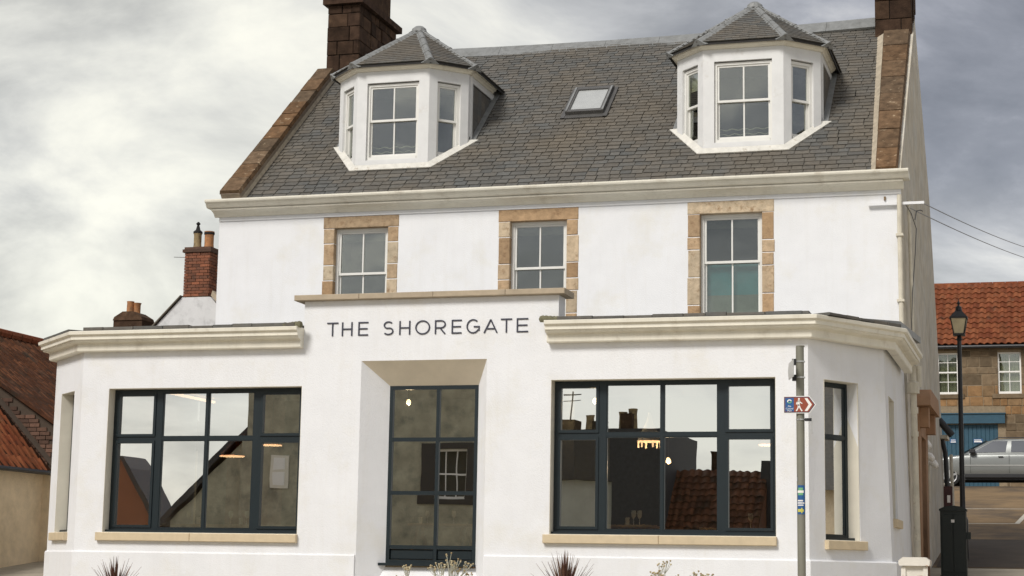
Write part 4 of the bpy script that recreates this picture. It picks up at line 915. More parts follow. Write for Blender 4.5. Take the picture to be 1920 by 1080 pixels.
def street_lamp(x, y, zg, zl, lb, hl=.62, w_=.30, dog=False, grp=None):
    """lantern base at zl"""
    t = thing('street_lamp', (x, y, zg), lb, 'street lamp', grp)
    MB().lathe([(.10, -.1), (.10, .75), (.085, .80), (.055, .86), (.050, 1.2), (.042, zl-zg-.3), (.040, zl-zg-.12), (.06, zl-zg-.10), (.045, zl-zg-.06), (.03, zl-zg)], (x, y, zg), 14).build('post', 'black_metal', t, smooth=True)
    a, b, h = w_*.31, w_*.5, .31; g = MB()
    g.add([(x+sx*a, y+sy*a, zl+.02) for sx, sy in ((-1, -1), (1, -1), (1, 1), (-1, 1))]+[(x+sx*b, y+sy*b, zl+h) for sx, sy in ((-1, -1), (1, -1), (1, 1), (-1, 1))], [(0, 1, 5, 4), (1, 2, 6, 5), (2, 3, 7, 6), (3, 0, 4, 7)]); g.build('lantern_glass', 'lamp_glass', t)
    f = MB()
    for sx, sy in ((-1, -1), (1, -1), (1, 1), (-1, 1)): f.tube([(x+sx*a, y+sy*a, zl), (x+sx*b, y+sy*b, zl+h)], .013, 6)
    f.box(x-a-.02, x+a+.02, y-a-.02, y+a+.02, zl-.02, zl+.018); f.box(x-b-.02, x+b+.02, y-b-.02, y+b+.02, zl+h, zl+h+.03); f.build('lantern_frame', 'black_metal', t)
    c = MB(); c.add([(x+sx*(b+.015), y+sy*(b+.015), zl+h+.031) for sx, sy in ((-1, -1), (1, -1), (1, 1), (-1, 1))]+[(x+sx*.05, y+sy*.05, zl+h+.17) for sx, sy in ((-1, -1), (1, -1), (1, 1), (-1, 1))], [(0, 1, 5, 4), (1, 2, 6, 5), (2, 3, 7, 6), (3, 0, 4, 7), (4, 5, 6, 7)]); c.build('lantern_roof', 'black_metal', t)
    MB().lathe([(.07, 0), (.055, .05), (.06, .07), (.02, .10), (.02, .13), (.035, .15), (.01, .19), (.003, .25)], (x, y, zl+h+.165), 10).build('finial', 'black_metal', t, smooth=True)
street_lamp(6.13, 6.0, gz(6), 6.33, 'black street lamp with glass lantern in front of the red pantile roof', grp='old-fashioned street lamps')
street_lamp(-12.66, 12.9, gz(12), 9.38, 'street lamp lantern peeping out beside the left corner of the white inn', grp='old-fashioned street lamps', w_=.38)

# ================================================================ pantile roofs
def tile_mesh(pw, ph, mat, amp=.060):
    mb = MB(); n = 8; vs = []
    prof = [(i/n, amp*(math.sin(2*math.pi*(i/n)-.6)*.5+.5)) for i in range(n+1)]
    for (yy, dz) in ((-.03, .042), (ph*1.12, .0)):
        for t in (0, -.018):
            for u, z in prof: vs.append((u*pw*1.07, yy, z+dz+t))
    m = n+1
    fs = [(i, i+1, 2*m+i+1, 2*m+i) for i in range(n)]+[(m+i+1, m+i, 3*m+i, 3*m+i+1) for i in range(n)]+[(m+i, m+i+1, i+1, i) for i in range(n)]+[(0, 2*m, 3*m, m), (n, m+n, 3*m+n, 2*m+n)]
    mb.add(vs, fs); return mb
def pantile_roof(o, u, v, width, slope, pw, ph, mat, parent, limit=300, vis=None, name='pantile', clip=None):
    """o eave corner; u along eave, v up the slope"""
    u = V3(u).normalized(); v = V3(v).normalized(); nn = u.cross(v); 
    t = tile_mesh(pw, ph, mat); me = t.mesh(name, mat, smooth=True); st = MB(); cnt = 0
    nx = int(width/pw); ny = int(slope/ph)
    for r_ in range(ny):
        for c_ in range(nx):
            if clip and not clip((c_+.5)*pw, (r_+.5)*ph): continue
            p = V3(o)+u*(c_*pw)+v*(r_*ph)+nn*(.01+random.uniform(0, .014)); fr = Fr(p, u, v, nn); fr = rotfr(fr, nn, random.uniform(-.028, .028))
            if cnt < limit and (vis is None or vis((c_+.5)*pw, (r_+.5)*ph)): inst(name, me, parent, fmat(fr)); cnt += 1
            else: st.add([fr(*q) for q in t.v], t.f)
    if st.v: st.build(name, mat, parent, kind='stuff', smooth=True)
# ---- stone cottage at the end of the street (right)
ct = thing('stone_cottage', (7.5, 34, gz(34)), 'brown stone cottage with red pantile roof and blue garage door behind the silver car', 'house')
CY = 34.0; CE = 9.52; CX0, CX1 = 2.0, 13.0
WINS = [(4.04, 4.74, 7.90, 9.33), (6.06, 6.83, 7.90, 9.33), (8.5, 9.2, 7.90, 9.33)]; GAR = (3.9, 6.02, 4.7, 6.86)
mb = MB(); wall_holes(mb, Fr((0, CY, 0)), CX0, CX1, 4.4, CE, .4, WINS+[GAR]); cw = mb.build('wall', 'stone_mortar', ct)
MB().box(CX0, CX0+.4, CY+.41, CY+5.6, 4.4, CE).box(CX1-.4, CX1, CY+.41, CY+5.6, 4.4, CE).box(CX0, CX1, CY+5.61, CY+6.0, 4.4, CE).build('wall', 'stone_mortar', ct)
random.seed(21)
z = 6.95; rows_ = []
z = 4.7
while z < CE-.03:
    h = random.uniform(.22, .40); 
    if z+h > CE-.12: h = CE-z-.005
    x = CX0+random.uniform(-.3, 0)
    while x < CX1:
        q = x+random.uniform(.35, .85); mid = z > 7.0 and z < 7.86
        if mid: q = x+random.uniform(.20, .5)
        segs = [(max(x, CX0), min(q, CX1))]
        for (a, b, c, d) in WINS+[(3.75, 6.27, 4.4, 7.24)]:
            ns = []
            for (s0_, s1_) in segs:
                if d > z+.01 and c < z+h-.01:
                    if s0_ < a: ns.append((s0_, min(s1_, a)))
                    if s1_ > b: ns.append((max(s0_, b), s1_))
                else: ns.append((s0_, s1_))
            segs = ns
        for a, b in segs:
            if b-a > .05 and a < 8.6:
                g = .010; d_ = random.uniform(.004, .03); MB().bbox(a+g, b-g, -d_, .02, z+g, z+h-g, fr=Fr((0, CY, 0)), b=.010).build('stone', 'rubble_orange' if mid else 'brown_stone', cw)
        x = q
    z += h
for (a, b, c, d) in WINS[:2]:
    MB().bbox(a-.2, b+.2, -.06, .06, c-.16, c-.01, fr=Fr((0, CY, 0)), b=.01).build('window_sill', 'brown_stone', ct)
    f = MB(); fr = Fr((a, CY+.06, c)); w_, h_ = b-a, d-c; F = .05
    f.box(0, F, 0, .08, 0, h_, fr); f.box(w_-F, w_, 0, .08, 0, h_, fr); f.box(F, w_-F, 0, .08, h_-F, h_, fr); f.box(F, w_-F, -.02, .08, 0, .08, fr); f.box(F, w_-F, .0, .06, h_*.53-.025, h_*.53+.025, fr)
    f.box(w_/2-.011, w_/2+.011, .02, .05, .08, h_*.53-.025, fr); f.box(w_/2-.011, w_/2+.011, .02, .05, h_*.53+.025, h_-F, fr)
    for k in (.30, .77): f.box(F, w_/2-.011, .022, .048, h_*k-.011, h_*k+.011, fr); f.box(w_/2+.011, w_-F, .022, .048, h_*k-.011, h_*k+.011, fr)
    fo = f.build('window', 'sign_white', ct)
    for (p, q) in ((F, w_/2-.011), (w_/2+.011, w_-F)):
        for (r0, r1) in ((.08, h_*.30-.011), (h_*.30+.011, h_*.53-.025), (h_*.53+.025, h_*.77-.011), (h_*.77+.011, h_-F)): MB().box(p, q, .033, .037, r0, r1, fr).build('pane', 'old_glass', fo)
    cu = MB(); n = 26; vs = []
    for zz in (.04, h_-.03):
        for i in range(n+1): vs.append(fr(F+(w_-2*F)*i/n, .14+.018*math.sin(i*2.3)+.01*math.sin(i*5.1), zz))
    cu.add(vs, [(i, i+1, n+1+i+1, n+1+i) for i in range(n)]); cu.build('net_curtain', 'net_curtain', fo)
    MB().box(a-.1, b+.1, CY+.41, CY+.9, c-.1, d+.1).build('room', 'room_dark', fo)
g = MB().box(3.85, 6.26, CY-.16, CY+.02, 6.88, 7.20).build('garage_fascia', 'garage_blue', ct)
MB().box(3.82, 6.29, CY-.20, CY+.02, 7.201, 7.235).build('fascia_cap', 'garage_blue', ct)
gd = MB().box(GAR[0], GAR[1], CY+.06, CY+.12, GAR[2], GAR[3]).build('garage_door', 'garage_blue', ct)
x = GAR[0]+.01
while x < GAR[1]-.05: MB().bbox(x, min(x+.135, GAR[1]), CY+.035, CY+.059, GAR[2], GAR[3]-.02, b=.008).build('plank', 'garage_blue', gd); x += .141
for xs_, lines in ((4.55, 'NO\nPARKING'), (5.42, 'GARAGE\nIN USE')):
    pass
MB().box(5.20, 5.50, CY+.02, CY+.034, 6.22, 6.36).build('notice', 'sign_blue', gd); MB().box(4.42, 4.62, CY+.02, CY+.034, 6.22, 6.36).build('notice', 'sign_blue', gd)
MB().box(5.22, 5.45, CY+.012, CY+.0195, 6.31, 6.335).box(5.22, 5.48, CY+.012, CY+.0195, 6.245, 6.29).build('notice_lettering', 'sign_white', gd); MB().box(4.45, 4.6, CY+.012, CY+.0195, 6.31, 6.335).box(4.44, 4.61, CY+.012, CY+.0195, 6.24, 6.275).build('notice_lettering', 'sign_white', gd)
croof = MB(); hp = 3.35; rz_ = 12.18
croof.prism([(CY-.2, CE-.03), (CY-.2, CE+.02), (CY+3.4, rz_), (CY+7.0, CE+.02), (CY+7.0, CE-.03), (CY+3.4, rz_-.1)], CX0, CX1, axis='x'); cro = croof.build('roof', 'pantile_dark', ct)
vv = Vector((0, 3.6, rz_-CE-.02)); sl = vv.length
pantile_roof((CX0-.1, CY-.24, CE+.04), (1, 0, 0), vv, CX1-CX0+.2, sl+.05, .235, sl/12, 'pantile_red', cro, 300, lambda a, b: 1.4 < a < 7.0)
x = CX0-.1
while x < CX1: 
    if x > 1: MB().tube([(x, CY+3.4, rz_+.03), (x+.43, CY+3.4, rz_+.03)], .10, 10).build('ridge_tile', 'pantile_red', cro)
    x += .44
MB().tube([(CX0, CY-.28, CE-.02), (CX1, CY-.28, CE-.02)], .06, 8).build('gutter', 'black_metal', ct)
MB().prism([(CY+.41, CE), (CY+3.4, rz_-.12), (CY+5.6, CE)], CX0, CX0+.3, axis='x').prism([(CY+.41, CE), (CY+3.4, rz_-.12), (CY+5.6, CE)], CX1-.3, CX1, axis='x').build('gable', 'stone_mortar', ct)

# ================================================================ estate car
def car(x, y, z, lb):
    """faces -X; x = front wheel centre"""
    t = thing('estate_car', (x+1.37, y+.9, z), lb, 'car')
    F = Fr((x, y, z))
    def hull(rows, name, mat, n=40, p=.28):
        mb = MB(); vs = []
        for zz, xl_, xr_, hw_ in rows:
            cx_, a_ = (xl_+xr_)/2, (xr_-xl_)/2
            for k in range(n):
                th = 2*math.pi*k/n; c_, s_ = math.cos(th), math.sin(th)
                vs.append(F(cx_+a_*math.copysign(abs(c_)**p, c_), .9+hw_*math.copysign(abs(s_)**p, s_), zz))
        m_ = len(rows); mb.add(vs, [(i_*n+k, i_*n+(k+1) % n, (i_+1)*n+(k+1) % n, (i_+1)*n+k) for i_ in range(m_-1) for k in range(n)]+[tuple(range(n-1, -1, -1)), tuple((m_-1)*n+k for k in range(n))])
        return mb.build(name, mat, t, smooth=True)
    hull([(.26, -.72, 3.62, .84), (.34, -.84, 3.74, .875), (.50, -.90, 3.80, .90), (.64, -.90, 3.81, .90), (.76, -.84, 3.80, .892), (.84, -.66, 3.78, .885), (.90, -.25, 3.76, .878), (.955, .25, 3.72, .865), (.985, .45, 3.68, .845)], 'body', 'car_paint', 48, .22)
    ins = lambda pz: .028+.315*max(0, (pz-1.0))
    hull([(.97, .36, 3.62, .865), (1.10, .60, 3.56, .845), (1.25, .88, 3.47, .795), (1.38, 1.13, 3.36, .742), (1.435, 1.30, 3.26, .71), (1.47, 1.6, 3.05, .60), (1.485, 2.0, 2.8, .40)], 'glasshouse', 'car_paint', 48, .18)
    def sidewin(poly, name='side_window'):
        mb = MB(); vs = [F(px, ins(pz)-.006, pz) for px, pz in poly]+[F(px, ins(pz)+.01, pz) for px, pz in poly]; n = len(poly)
        mb.add(vs, [tuple(range(n)), tuple(range(2*n-1, n-1, -1))]+[(i, i+n, (i+1) % n+n, (i+1) % n) for i in range(n)]); mb.build(name, 'car_glass', t)
    glass_mat('car_glass', .30, (.12, .13, .12)) if 'car_glass' not in MATS else None
    sidewin([(.66, 1.02), (1.68, 1.04), (1.74, 1.39), (1.32, 1.385)]); sidewin([(1.84, 1.04), (2.60, 1.04), (2.58, 1.405), (1.86, 1.395)]); sidewin([(2.72, 1.04), (3.42, 1.05), (3.16, 1.385), (2.70, 1.40)])
    ws = MB(); ws.add([F(.42, .16, 1.0), F(.42, 1.64, 1.0), F(1.15, 1.50, 1.40), F(1.15, .30, 1.40)], [(0, 1, 2, 3)]); ws.v = [v+Vector((-.035, 0, .03)) for v in ws.v]; ws.build('windscreen', 'car_glass', t)
    for yy in (.26, 1.50): MB().tube([F(1.35, yy, 1.44), F(1.45, yy, 1.50), F(3.05, yy, 1.50), F(3.2, yy, 1.43)], .016, 6).build('roof_rail', 'car_trim', t)
    MB().box(.30, 2.55, -.012, .0-.001, .60, .65, F).build('side_strip', 'steel', t)
    MB().box(-.02+.45, 2.3, -.016, .001, .26, .36, F).build('sill_trim', 'car_trim', t)
    for px in (1.46, 2.38): MB().bbox(px, px+.15, -.02, .0, .88, .91, F, b=.004).build('door_handle', 'car_trim', t)
    for px in (.62, 1.78, 2.66): MB().box(px-.004, px+.004, -.003, .002, .40, .97, F).build('door_seam', 'car_trim', t)
    MB().bbox(.60, .78, -.16, .02, 1.0, 1.12, F, b=.02).build('wing_mirror', 'car_trim', t)
    MB().bbox(-.86, -.52, -.008, .06, .62, .76, F, b=.01).build('headlight', 'clear_glass', t); MB().bbox(3.62, 3.80, -.008, .06, .72, .98, F, b=.01).build('tail_light', 'lamp_red', t)
    for cx in (0, 2.75):
        for yy, s in ((.02, 1), (1.56, -1)):
            fw = Fr(F(cx, yy, .31), (1, 0, 0), (0, 0, 1), (0, 1, 0))
            wh = MB().lathe([(.20, 0), (.30, .01), (.315, .04), (.315, .18), (.30, .22), (.2, .22)], None, 28, fr=fw).build('wheel', 'tyre', t, smooth=True)
            MB().lathe([(.195, -.006), (.215, -.012), (.215, .02)], None, 24, fr=fw).build('rim', 'rim', t)
            MB().lathe([(.185, -.008), (.185, -.0065)], None, 24, fr=fw).build('wheel_well', 'tyre', t)
            sp_ = MB()
            for k in range(5):
                a = R(72*k+18); d = Vector((math.cos(a), math.sin(a))); e = Vector((-d.y, d.x))
                q = [d*.03+e*.035, d*.20+e*.028, d*.20-e*.028, d*.03-e*.035]
                sp_.add([fw(v.x, v.y, -.016) for v in q]+[fw(v.x, v.y, -.009) for v in q], [(0, 1, 2, 3), (0, 4, 5, 1), (1, 5, 6, 2), (2, 6, 7, 3), (3, 7, 4, 0)])
            sp_.lathe([(.05, -.02), (.05, -.008)], None, 12, fr=fw); sp_.build('spokes', 'rim', t)
    MB().box(-.5, 3.4, .1, 1.7, .18, .30, F).build('underbody', 'car_trim', t)
    MB().box(-.35, .38, .06, .30, .30, .72, F).box(2.4, 3.1, .06, .30, .30, .72, F).build('wheel_arch', 'tyre', t)
car(4.72, 28.0, gz(28)+.02, 'silver estate car parked sideways in front of the blue garage door')

# ================================================================ left side: harled house, darker house, chimneys
VX = Vector((-.063, .998, 0)).normalized()     # along the street
ha = thing('harled_cottage', (-12.4, 0, gz(0)), 'tan harled cottage with bright red pantile roof at the left edge', 'house')
Yb = 3.0; Xe = -11.92; Ze = 3.50
MB().box(Xe-5.0, Xe-.18, -14, Yb, .0, Ze+.02).build('wall', 'tan_harl', ha)
vu = Vector((-1.36, 0, 1.42)).normalized(); slp = 5.6
MB().box(Xe-.18, Xe+.25, Yb-.03, Yb+.3, 0, Ze).build('wall', 'tan_harl', ha)
ra = MB().prism([(Xe, Ze), (Xe-2.6, Ze+2.6*1.044), (Xe-5.2, Ze), (Xe-5.2, Ze-.05), (Xe, Ze-.05)], -14.2, Yb-.01).build('roof', 'pantile_dark', ha)
pantile_roof((Xe+.10, Yb-.25, Ze+.0), (0, -1, 0), vu, 17.0, 3.72, .25, .31, 'pantile_red', ra, 300, lambda a, b: a < 6)
MB().tube([(Xe+.06, -14, Ze-.06), (Xe+.06, Yb-.1, Ze-.06)], .05, 8).build('gutter', 'black_metal', ha)
hb = thing('brick_gabled_house', (-14.5, 9, gz(6)), 'taller house with dark pantile roof and brick gable behind the tan cottage', 'house')
bx, bz = -11.80, 4.42; m_ = .635                  # B eave at right; roof rises to the left
ridx = -15.6; ridz = bz+(bx-ridx)*m_*1.0
gab = MB().prism([(bx-.05, 1.2), (bx-.05, bz-.05), (ridx, ridz-.12), (ridx-3.8, bz-.05), (ridx-3.8, 1.2)], Yb+.02, Yb+.35).build('gable', 'brick_joint', hb)
MB().box(bx-.35, bx-.05, Yb+.36, 26, 1.2, bz-.05).build('wall', 'tan_harl', hb)
random.seed(5)
z = 3.6; nb = 0
while z < ridz:
    x = -15.2+random.uniform(0, .2); off_ = 0
    while x < bx:
        q = x+.235
        if z+.09 < ridz-(max(abs(x-ridx), abs(q-ridx)))*m_-.12 and z > Ze+(Xe-x)*1.02-.75 and q < bx and nb < 300 and x > -14.6:
            MB().bbox(x+.006, q-.006, Yb-.004-random.uniform(0, .012), Yb+.03, z+.006, z+.082, b=.004).build('brick', 'brick_dark', gab); nb += 1
        x = q
    z += .088
MB().add([(Xe+.12, Yb-.16, Ze+.03), (Xe-3.0, Yb-.16, Ze+3.0*1.044+.05), (Xe-3.0, Yb+.0, Ze+3.0*1.044+.12), (Xe+.12, Yb+.0, Ze+.10)], [(0, 3, 2, 1)]).build('mortar_fillet', 'brick_joint', hb)
rb_ = MB().prism([(bx+.05, bz-.07), (bx+.05, bz), (ridx, ridz), (ridx-4, bz), (ridx-4, bz-.07), (ridx, ridz-.1)], Yb-.08, 26).build('roof', 'pantile_dark', hb)
vb = Vector((-1, 0, m_)).normalized(); slb = (bx+.05-ridx)/vb.x*-1
pantile_roof((bx+.10, 26, bz+.0), (0, -1, 0), vb, 26.1-Yb, abs(slb)+.1, .25, .31, 'pantile_dark', rb_, 300, lambda a, b: a > 14.5)
for i in range(50): MB().tube([(ridx, Yb-.08+i*.45, ridz+.06), (ridx, Yb+.34+i*.45, ridz+.06)], .11, 8).build('ridge_tile', 'pantile_red', rb_)
MB().box(bx+.0, bx+.55, Yb+3.4, Yb+3.48, 4.45, 4.53).build('lead_flue', 'lead', hb)
# brick chimney on a white gable, and small chimney
bc = thing('white_gabled_house', (-13.3, 12.3, gz(12)), 'white gabled house with a tall red brick chimney left of the inn', 'house')
MB().prism([(-16.2, 2), (-16.2, 5.95), (-13.72, 8.48), (-12.92, 8.48), (-10.4, 6.0), (-10.4, 2)], 12.0, 12.35).build('gable', pm('grey_white', (.66, .66, .66), .9, .08, 2.5, .4, 40, stain=((.5, .5, .5), 4, .5, .7)) and 'grey_white', bc)
MB().prism([(-16.4, 5.80), (-13.74, 8.50), (-13.74, 8.535), (-16.42, 5.83)], 11.93, 20).prism([(-12.83, 8.50), (-10.2, 5.85), (-10.15, 5.93), (-12.83, 8.60)], 12.1, 20).build('roof', 'slate', bc)
MB().prism([(-12.84, 8.49), (-11.4, 7.05), (-11.4, 7.22), (-12.80, 8.62)], 11.88, 12.30).build('skew', 'cope_stone', bc)
bco = MB().box(-13.66, -13.0, 12.03, 12.47, 8.4, 9.64).build('chimney', 'stone_mortar', bc)
bk = MB(); random.seed(9); z = 8.50; r_ = 0
while z < 9.66:
    for face in 'FR':
        a, b = (-13.69, -12.97) if face == 'F' else (12.0, 12.50); x = a-(.11 if r_ % 2 else 0)
        while x < b:
            p, q = max(a, x)+.006, min(b, x+.225)-.006
            if q-p > .03:
                if face == 'F': bk.box(p, q, 12.0-random.uniform(0, .014), 12.04, z+.005, z+.070)
                else: bk.box(p, q, -random.uniform(0, .014), .04, z+.005, z+.070, fr=Fr((-12.97, 0, 0), (0, 1, 0), (-1, 0, 0)))
            x += .225
    z += .077; r_ += 1
bk.build('brick', 'brick', bco, kind='stuff')
MB().box(-13.74, -12.93, 11.96, 12.55, 9.66, 9.74).box(-13.70, -12.96, 11.99, 12.52, 9.745, 9.80).build('cope', 'brick_dark', bco)
MB().lathe([(.115, 0), (.10, .1), (.10, .36), (.115, .40)], (-13.47, 12.26, 9.80), 14).build('chimney_pot', 'yellow_pot', bco, smooth=True)
MB().lathe([(.13, 0), (.12, .1), (.12, .36), (.135, .44)], (-13.14, 12.26, 9.80), 14).build('chimney_pot', 'terracotta', bco, smooth=True)
MB().lathe([(.135, .0), (.14, .05), (.09, .08)], (-13.14, 12.26, 10.16), 14).build('pot_band', 'soot', bco)
MB().lathe([(.12, 0), (.12, .05), (.06, .10), (.03, .22), (.06, .26), (.02, .31)], (-13.47, 12.26, 10.20), 12).build('chimney_cowl', 'soot', bco, smooth=True)
MB().tube([(-13.7, 12.1, 9.55), (-14.05, 12.1, 9.57)], .008, 5).build('aerial', 'wire', bco)
sc = thing('squat_chimney_house', (-15.3, 12.5, gz(12)), 'house showing only a squat stone chimney with two clay pots above the cornice', 'house')
MB().box(-15.69, -14.86, 12.05, 12.7, 7.2, 7.93).build('chimney', 'chimney_stone', sc); sco = MB().prism([(-15.70, 7.93), (-14.85, 7.93), (-14.88, 8.02), (-15.12, 8.16), (-15.42, 8.16), (-15.66, 8.02)], 12.02, 12.72).build('chimney_haunch', 'chimney_stone', sc)
MB().prism([(-18, 3), (-18, 5.2), (-15.9, 7.2), (-14.6, 7.2), (-14.3, 6.9), (-14.3, 3)], 12.4, 19).build('body', 'tan_harl', sc)
MB().lathe([(.115, 0), (.10, .05), (.09, .32), (.10, .36)], (-15.35, 12.3, 8.10), 14).lathe([(.105, 0), (.09, .05), (.09, .26), (.11, .32)], (-15.18, 12.35, 8.10), 14).build('chimney_pots', 'terracotta', sc, smooth=True)

# ================================================================ houses across the street (seen mirrored in the glass)
def mirY(y): return -10.66-y
r1 = thing('tall_harled_house', (-8, mirY(12), 0), 'tall green-grey harled house mirrored in the left and central windows', 'house')
yy = mirY(12)
mb = MB(); wall_holes(mb, Fr((-5.2, yy, 0), (-1, 0, 0), (0, -1, 0)), 0, 6.6, -.5, 7.2, .4, [(.70, 1.55, 3.34, 4.57)]); mb.build('wall', 'harl_green', r1)
MB().box(-11.8, -11.4, yy-3.5, yy-.41, -.5, 7.2).box(-5.6, -5.2, yy-3.5, yy-.41, -.5, 7.2).box(-11.8, -5.2, yy-3.9, yy-3.51, -.5, 7.2).build('wall', 'harl_green', r1)
MB().prism([(yy+.2, 7.2), (yy-1.9, 8.7), (yy-4.1, 7.2)], -12, -5, axis='x').build('roof', 'slate', r1)
MB().box(-10.98, -10.50, yy+.001, yy+.04, 3.60, 4.42).build('window_margin', 'cream_paint', r1)
MB().box(-10.90, -10.60, yy+.041, yy+.05, 4.06, 4.36).build('pane', 'sign_white', r1)  # white pane colour stands in for bright sky seen through it
MB().box(-10.90, -10.60, yy+.041, yy+.05, 3.68, 4.00).build('pane', 'sign_white', r1)  # lower pane, bright sky painted white in the same way
MB().box(-7.15, -6.76, yy-.02, yy+.05, 3.2, 4.72).box(-6.76, -5.5, yy+.001, yy+.05, 4.572, 4.72).box(-6.76, -5.5, yy+.001, yy+.05, 3.2, 3.335).box(-5.89, -5.5, yy+.001, yy+.05, 3.336, 4.571).build('window_surround', 'black_metal', r1)
f = MB(); fr = Fr((-5.9, yy-.12, 3.34), (-1, 0, 0), (0, -1, 0)); w_, h_ = .85, 1.23
f.box(0, .05, 0, .06, 0, h_, fr); f.box(w_-.05, w_, 0, .06, 0, h_, fr); f.box(.05, w_-.05, 0, .06, h_-.05, h_, fr); f.box(.05, w_-.05, 0, .06, 0, .07, fr); f.box(.05, w_-.05, 0, .06, h_*.5-.02, h_*.5+.02, fr)
for k in (1, 2): f.box(w_*k/3-.012, w_*k/3+.012, .01, .05, .07, h_*.5-.02, fr); f.box(w_*k/3-.012, w_*k/3+.012, .01, .05, h_*.5+.02, h_-.05, fr)
f.build('window', 'sign_white', r1); MB().box(-6.75, -5.9, yy-.6, yy-.3, 3.3, 4.6).build('room', 'room_dark', r1)
r1b = thing('low_gabled_house', (-13, mirY(12.6), 0), 'low dark-roofed gable mirrored in the left window', 'house')
y2 = mirY(12.4)
MB().prism([(-14.1, -.5), (-14.1, 2.75), (-11.82, 4.9), (-11.82, -.5)], y2-6, y2).build('gable', 'harl_green', r1b)
MB().prism([(-14.3, 2.62), (-11.82, 5.02), (-11.82, 5.22), (-14.4, 2.72)], y2-6.2, y2+.15).build('roof', 'black_metal', r1b)
r1c = thing('orange_gabled_house', (-17, mirY(12.6), 0), 'orange-walled house mirrored at the lower left of the left window', 'house')
MB().prism([(-17.2, -.5), (-17.2, 4.3), (-15.5, 4.3), (-15.3, 4.0), (-14.45, 2.6), (-14.45, -.5)], y2-1.0, y2).build('gable', 'room_brown', r1c)
MB().prism([(-17.3, 4.31), (-17.2, 4.40), (-15.45, 4.40), (-15.2, 4.1), (-14.3, 2.65), (-14.45, 2.6), (-15.3, 4.01), (-15.5, 4.31)], y2-1.1, y2+.1).build('roof', 'black_metal', r1c)
y3 = mirY(24)
r2 = thing('pale_harled_house', (-6, y3, -1), 'pale harled house with slate roof mirrored in the big right window', 'house')
MB().box(-12, -5.2, y3-6, y3, -2, 4.35).build('wall', 'harl_pale', r2); MB().prism([(-12, 4.36), (-8.5, 6.0), (-3.66, 6.03), (-3.66, 2.0), (-5.19, 2.0), (-5.19, 4.36)], y3-6, y3+.2).build('roof', 'dark_slate', r2)
MB().box(-5.0, -4.62, y3-.6, y3, 5.9, 6.55).build('chimney', 'chimney_stone', r2)
for x, z0, z1, m in ((-4.68, 6.0, 6.70, 'yellow_pot'), (-5.0, 6.0, 6.62, 'yellow_pot'), (-5.85, 5.95, 6.50, 'yellow_pot'), (-5.65, 5.95, 6.3, 'soot')): MB().lathe([(.16, 0), (.13, (z1-z0)*.8), (.15, z1-z0)], (x, y3-.4, z0), 12).build('chimney_pot', m, r2, smooth=True)
MB().box(-7.1, -6.3, y3-1, y3-.2, 5.5, 6.35).build('chimney', 'chimney_stone', r2)
MB().tube([(-6.5, y3-.5, 6.3), (-6.45, y3-.5, 7.25)], .025, 6).box(-6.75, -6.2, y3-.52, y3-.48, 7.15, 7.18).box(-6.75, -6.2, y3-.52, y3-.48, 6.98, 7.0).build('aerial', 'wire', r2)
r3 = thing('red_roofed_house', (-2, mirY(24), -1), 'red pantile roofed house with chimneys mirrored in the big right window', 'house')
y4 = mirY(24.5)
MB().box(-4.5, -.6, y4-5, y4, -2, 2.6).build('wall', 'brick_dark', r3)
r3r = MB().prism([(y4+.1, 2.5), (y4-2.4, 4.85), (y4-5.2, 2.5)], -4.4, -.6, axis='x').build('roof', 'pantile_dark', r3)
vv = Vector((0, -2.5, 2.35)); pantile_roof((-.6, y4+.15, 2.55), (-1, 0, 0), vv, 3.75, vv.length, .25, .30, 'pantile_dark', r3r, 0)
for x, z1, m in ((-2.50, 5.35, 'chimney_stone'), (-2.15, 5.55, 'yellow_pot')): MB().lathe([(.14, 0), (.12, z1-4.7), (.15, z1-4.6)], (x, y4-2.4, 4.7), 12).build('chimney_pot', m, r3, smooth=True)
MB().box(-.75, -.42, y4-2.9, y4-1.9, 2.0, 5.15).build('chimney', 'black_metal', r3)

nb = thing('low_tan_house', (15, 4, gz(3)), 'low tan house with dark roof mirrored in the narrow window right of the signpost', 'house')
MB().box(13.0, 18, -3, 13, 0, 3.25).build('wall', 'tan_harl', nb)
MB().prism([(12.85, 3.2), (15.2, 5.4), (18.1, 3.2)], -3.2, 13.2, axis='y').build('roof', 'slate', nb)
MB().box(15.1, 15.7, 4.6, 5.6, 4.3, 5.5).build('chimney', 'brick_dark', nb); MB().box(12.95, 12.999, 1.6, 2.4, 1.2, 2.7).build('door', 'terracotta', nb)
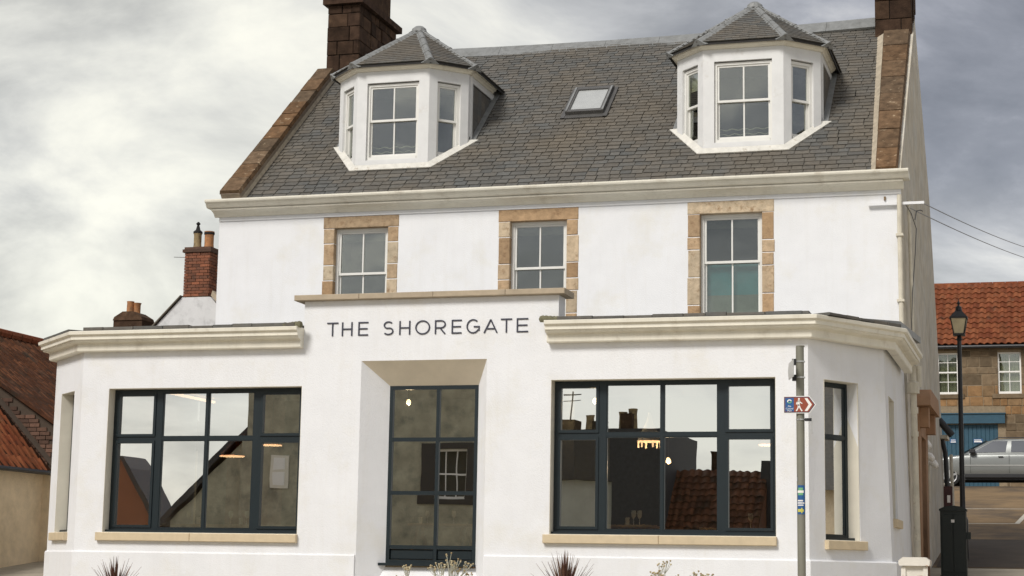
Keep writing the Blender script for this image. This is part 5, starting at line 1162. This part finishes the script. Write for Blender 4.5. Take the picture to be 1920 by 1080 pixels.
# ================================================================ plants along the frontage
random.seed(31)
def cordyline(x, y, top, r, n, lb):
    t = thing('spiky_cordyline', (x, y, gz(y)), lb, 'plant', 'spiky cordyline plants before the inn'); zb = top-r*.85
    MB().tube([(x, y, gz(y)-.05), (x, y, zb+.02)], .05, 8).build('trunk', 'dirt', t)
    for i in range(n):
        az = random.uniform(0, 2*math.pi); el = R(random.choice((88, 80, 70, 60, 48, 35, 20))+random.uniform(-6, 6)); L_ = r*random.uniform(.75, 1.12); d = Vector((math.cos(az)*math.cos(el), math.sin(az)*math.cos(el), math.sin(el)))
        s = d.cross(Vector((0, 0, 1))).normalized(); o = Vector((x, y, zb)); w_ = .013; vs = []
        upv = s.cross(d)
        for k, (f_, ww) in enumerate(((0, .7), (.3, 1), (.65, .75), (1, .05))):
            p = o+d*L_*f_-Vector((0, 0, L_*.10*f_*f_*math.cos(el))); vs += [p-s*w_*ww, p+upv*.003, p+s*w_*ww]
        MB().add(vs, [(3*k+j, 3*k+j+1, 3*k+j+4, 3*k+j+3) for k in range(3) for j in range(2)]).build('leaf', 'leaf_dark', t)
cordyline(1.66, -7.0, 1.75, .64, 130, 'spiky dark red cordyline under the left part of the big right window')
cordyline(-4.90, -7.0, 1.60, .56, 100, 'spiky brown cordyline under the left window, at the left edge of the planting')
def seedplant(x, y, top, spread, n, lb):
    t = thing('silver_ragwort', (x, y, gz(y)), lb, 'plant', 'silver seed-head plants before the inn'); st = MB(); hd = MB(); lf = MB()
    for i in range(n):
        tx = x+random.uniform(-spread, spread); tz = top-random.uniform(0, .18)-.15*abs(tx-x)/spread; ty = y+random.uniform(-.15, .15)
        b = Vector((x+random.uniform(-.06, .06), y, gz(y)-.03)); m = Vector((x+(tx-x)*.7, ty, tz-.14)); st.tube([b, (b+m)/2+Vector((random.uniform(-.03, .03), 0, 0)), m], .006, 5)
        for k in range(random.randint(4, 8)):
            e = Vector((tx+random.uniform(-.07, .07), ty+random.uniform(-.06, .06), tz+random.uniform(-.05, .03))); st.tube([m, (m+e)/2+Vector((0, 0, -.01)), e], .0035, 4)
            hd.lathe([(.004, -.012), (.012, -.003), (.013, .006), (.006, .012)], e, 6)
        for k in range(5):
            p = b+(m-b)*random.uniform(.3, .9); q = p+Vector((random.uniform(-.09, .09), random.uniform(-.05, .05), random.uniform(.01, .07))); sd_ = Vector((.014, 0, .012)); lf.add([p, (p+q)/2+sd_, q, (p+q)/2-sd_], [(0, 1, 2, 3)])
    st.build('stem', 'silver_leaf', t); hd.build('seed_heads', 'seed_head', t, kind='stuff'); lf.build('leaf', 'silver_leaf', t, kind='stuff')
seedplant(.05, -7.0, 1.83, .33, 16, 'silver seed-head plant in front of the central window')
seedplant(2.95, -7.0, 1.80, .20, 9, 'silver seed-head plant right of the spiky cordyline')
seedplant(3.40, -7.0, 1.72, .18, 8, 'small silver seed-head plant furthest right below the big right window')
seedplant(-.55, -7.0, 1.68, .16, 7, 'small silver seed-head plant at the left foot of the central window')
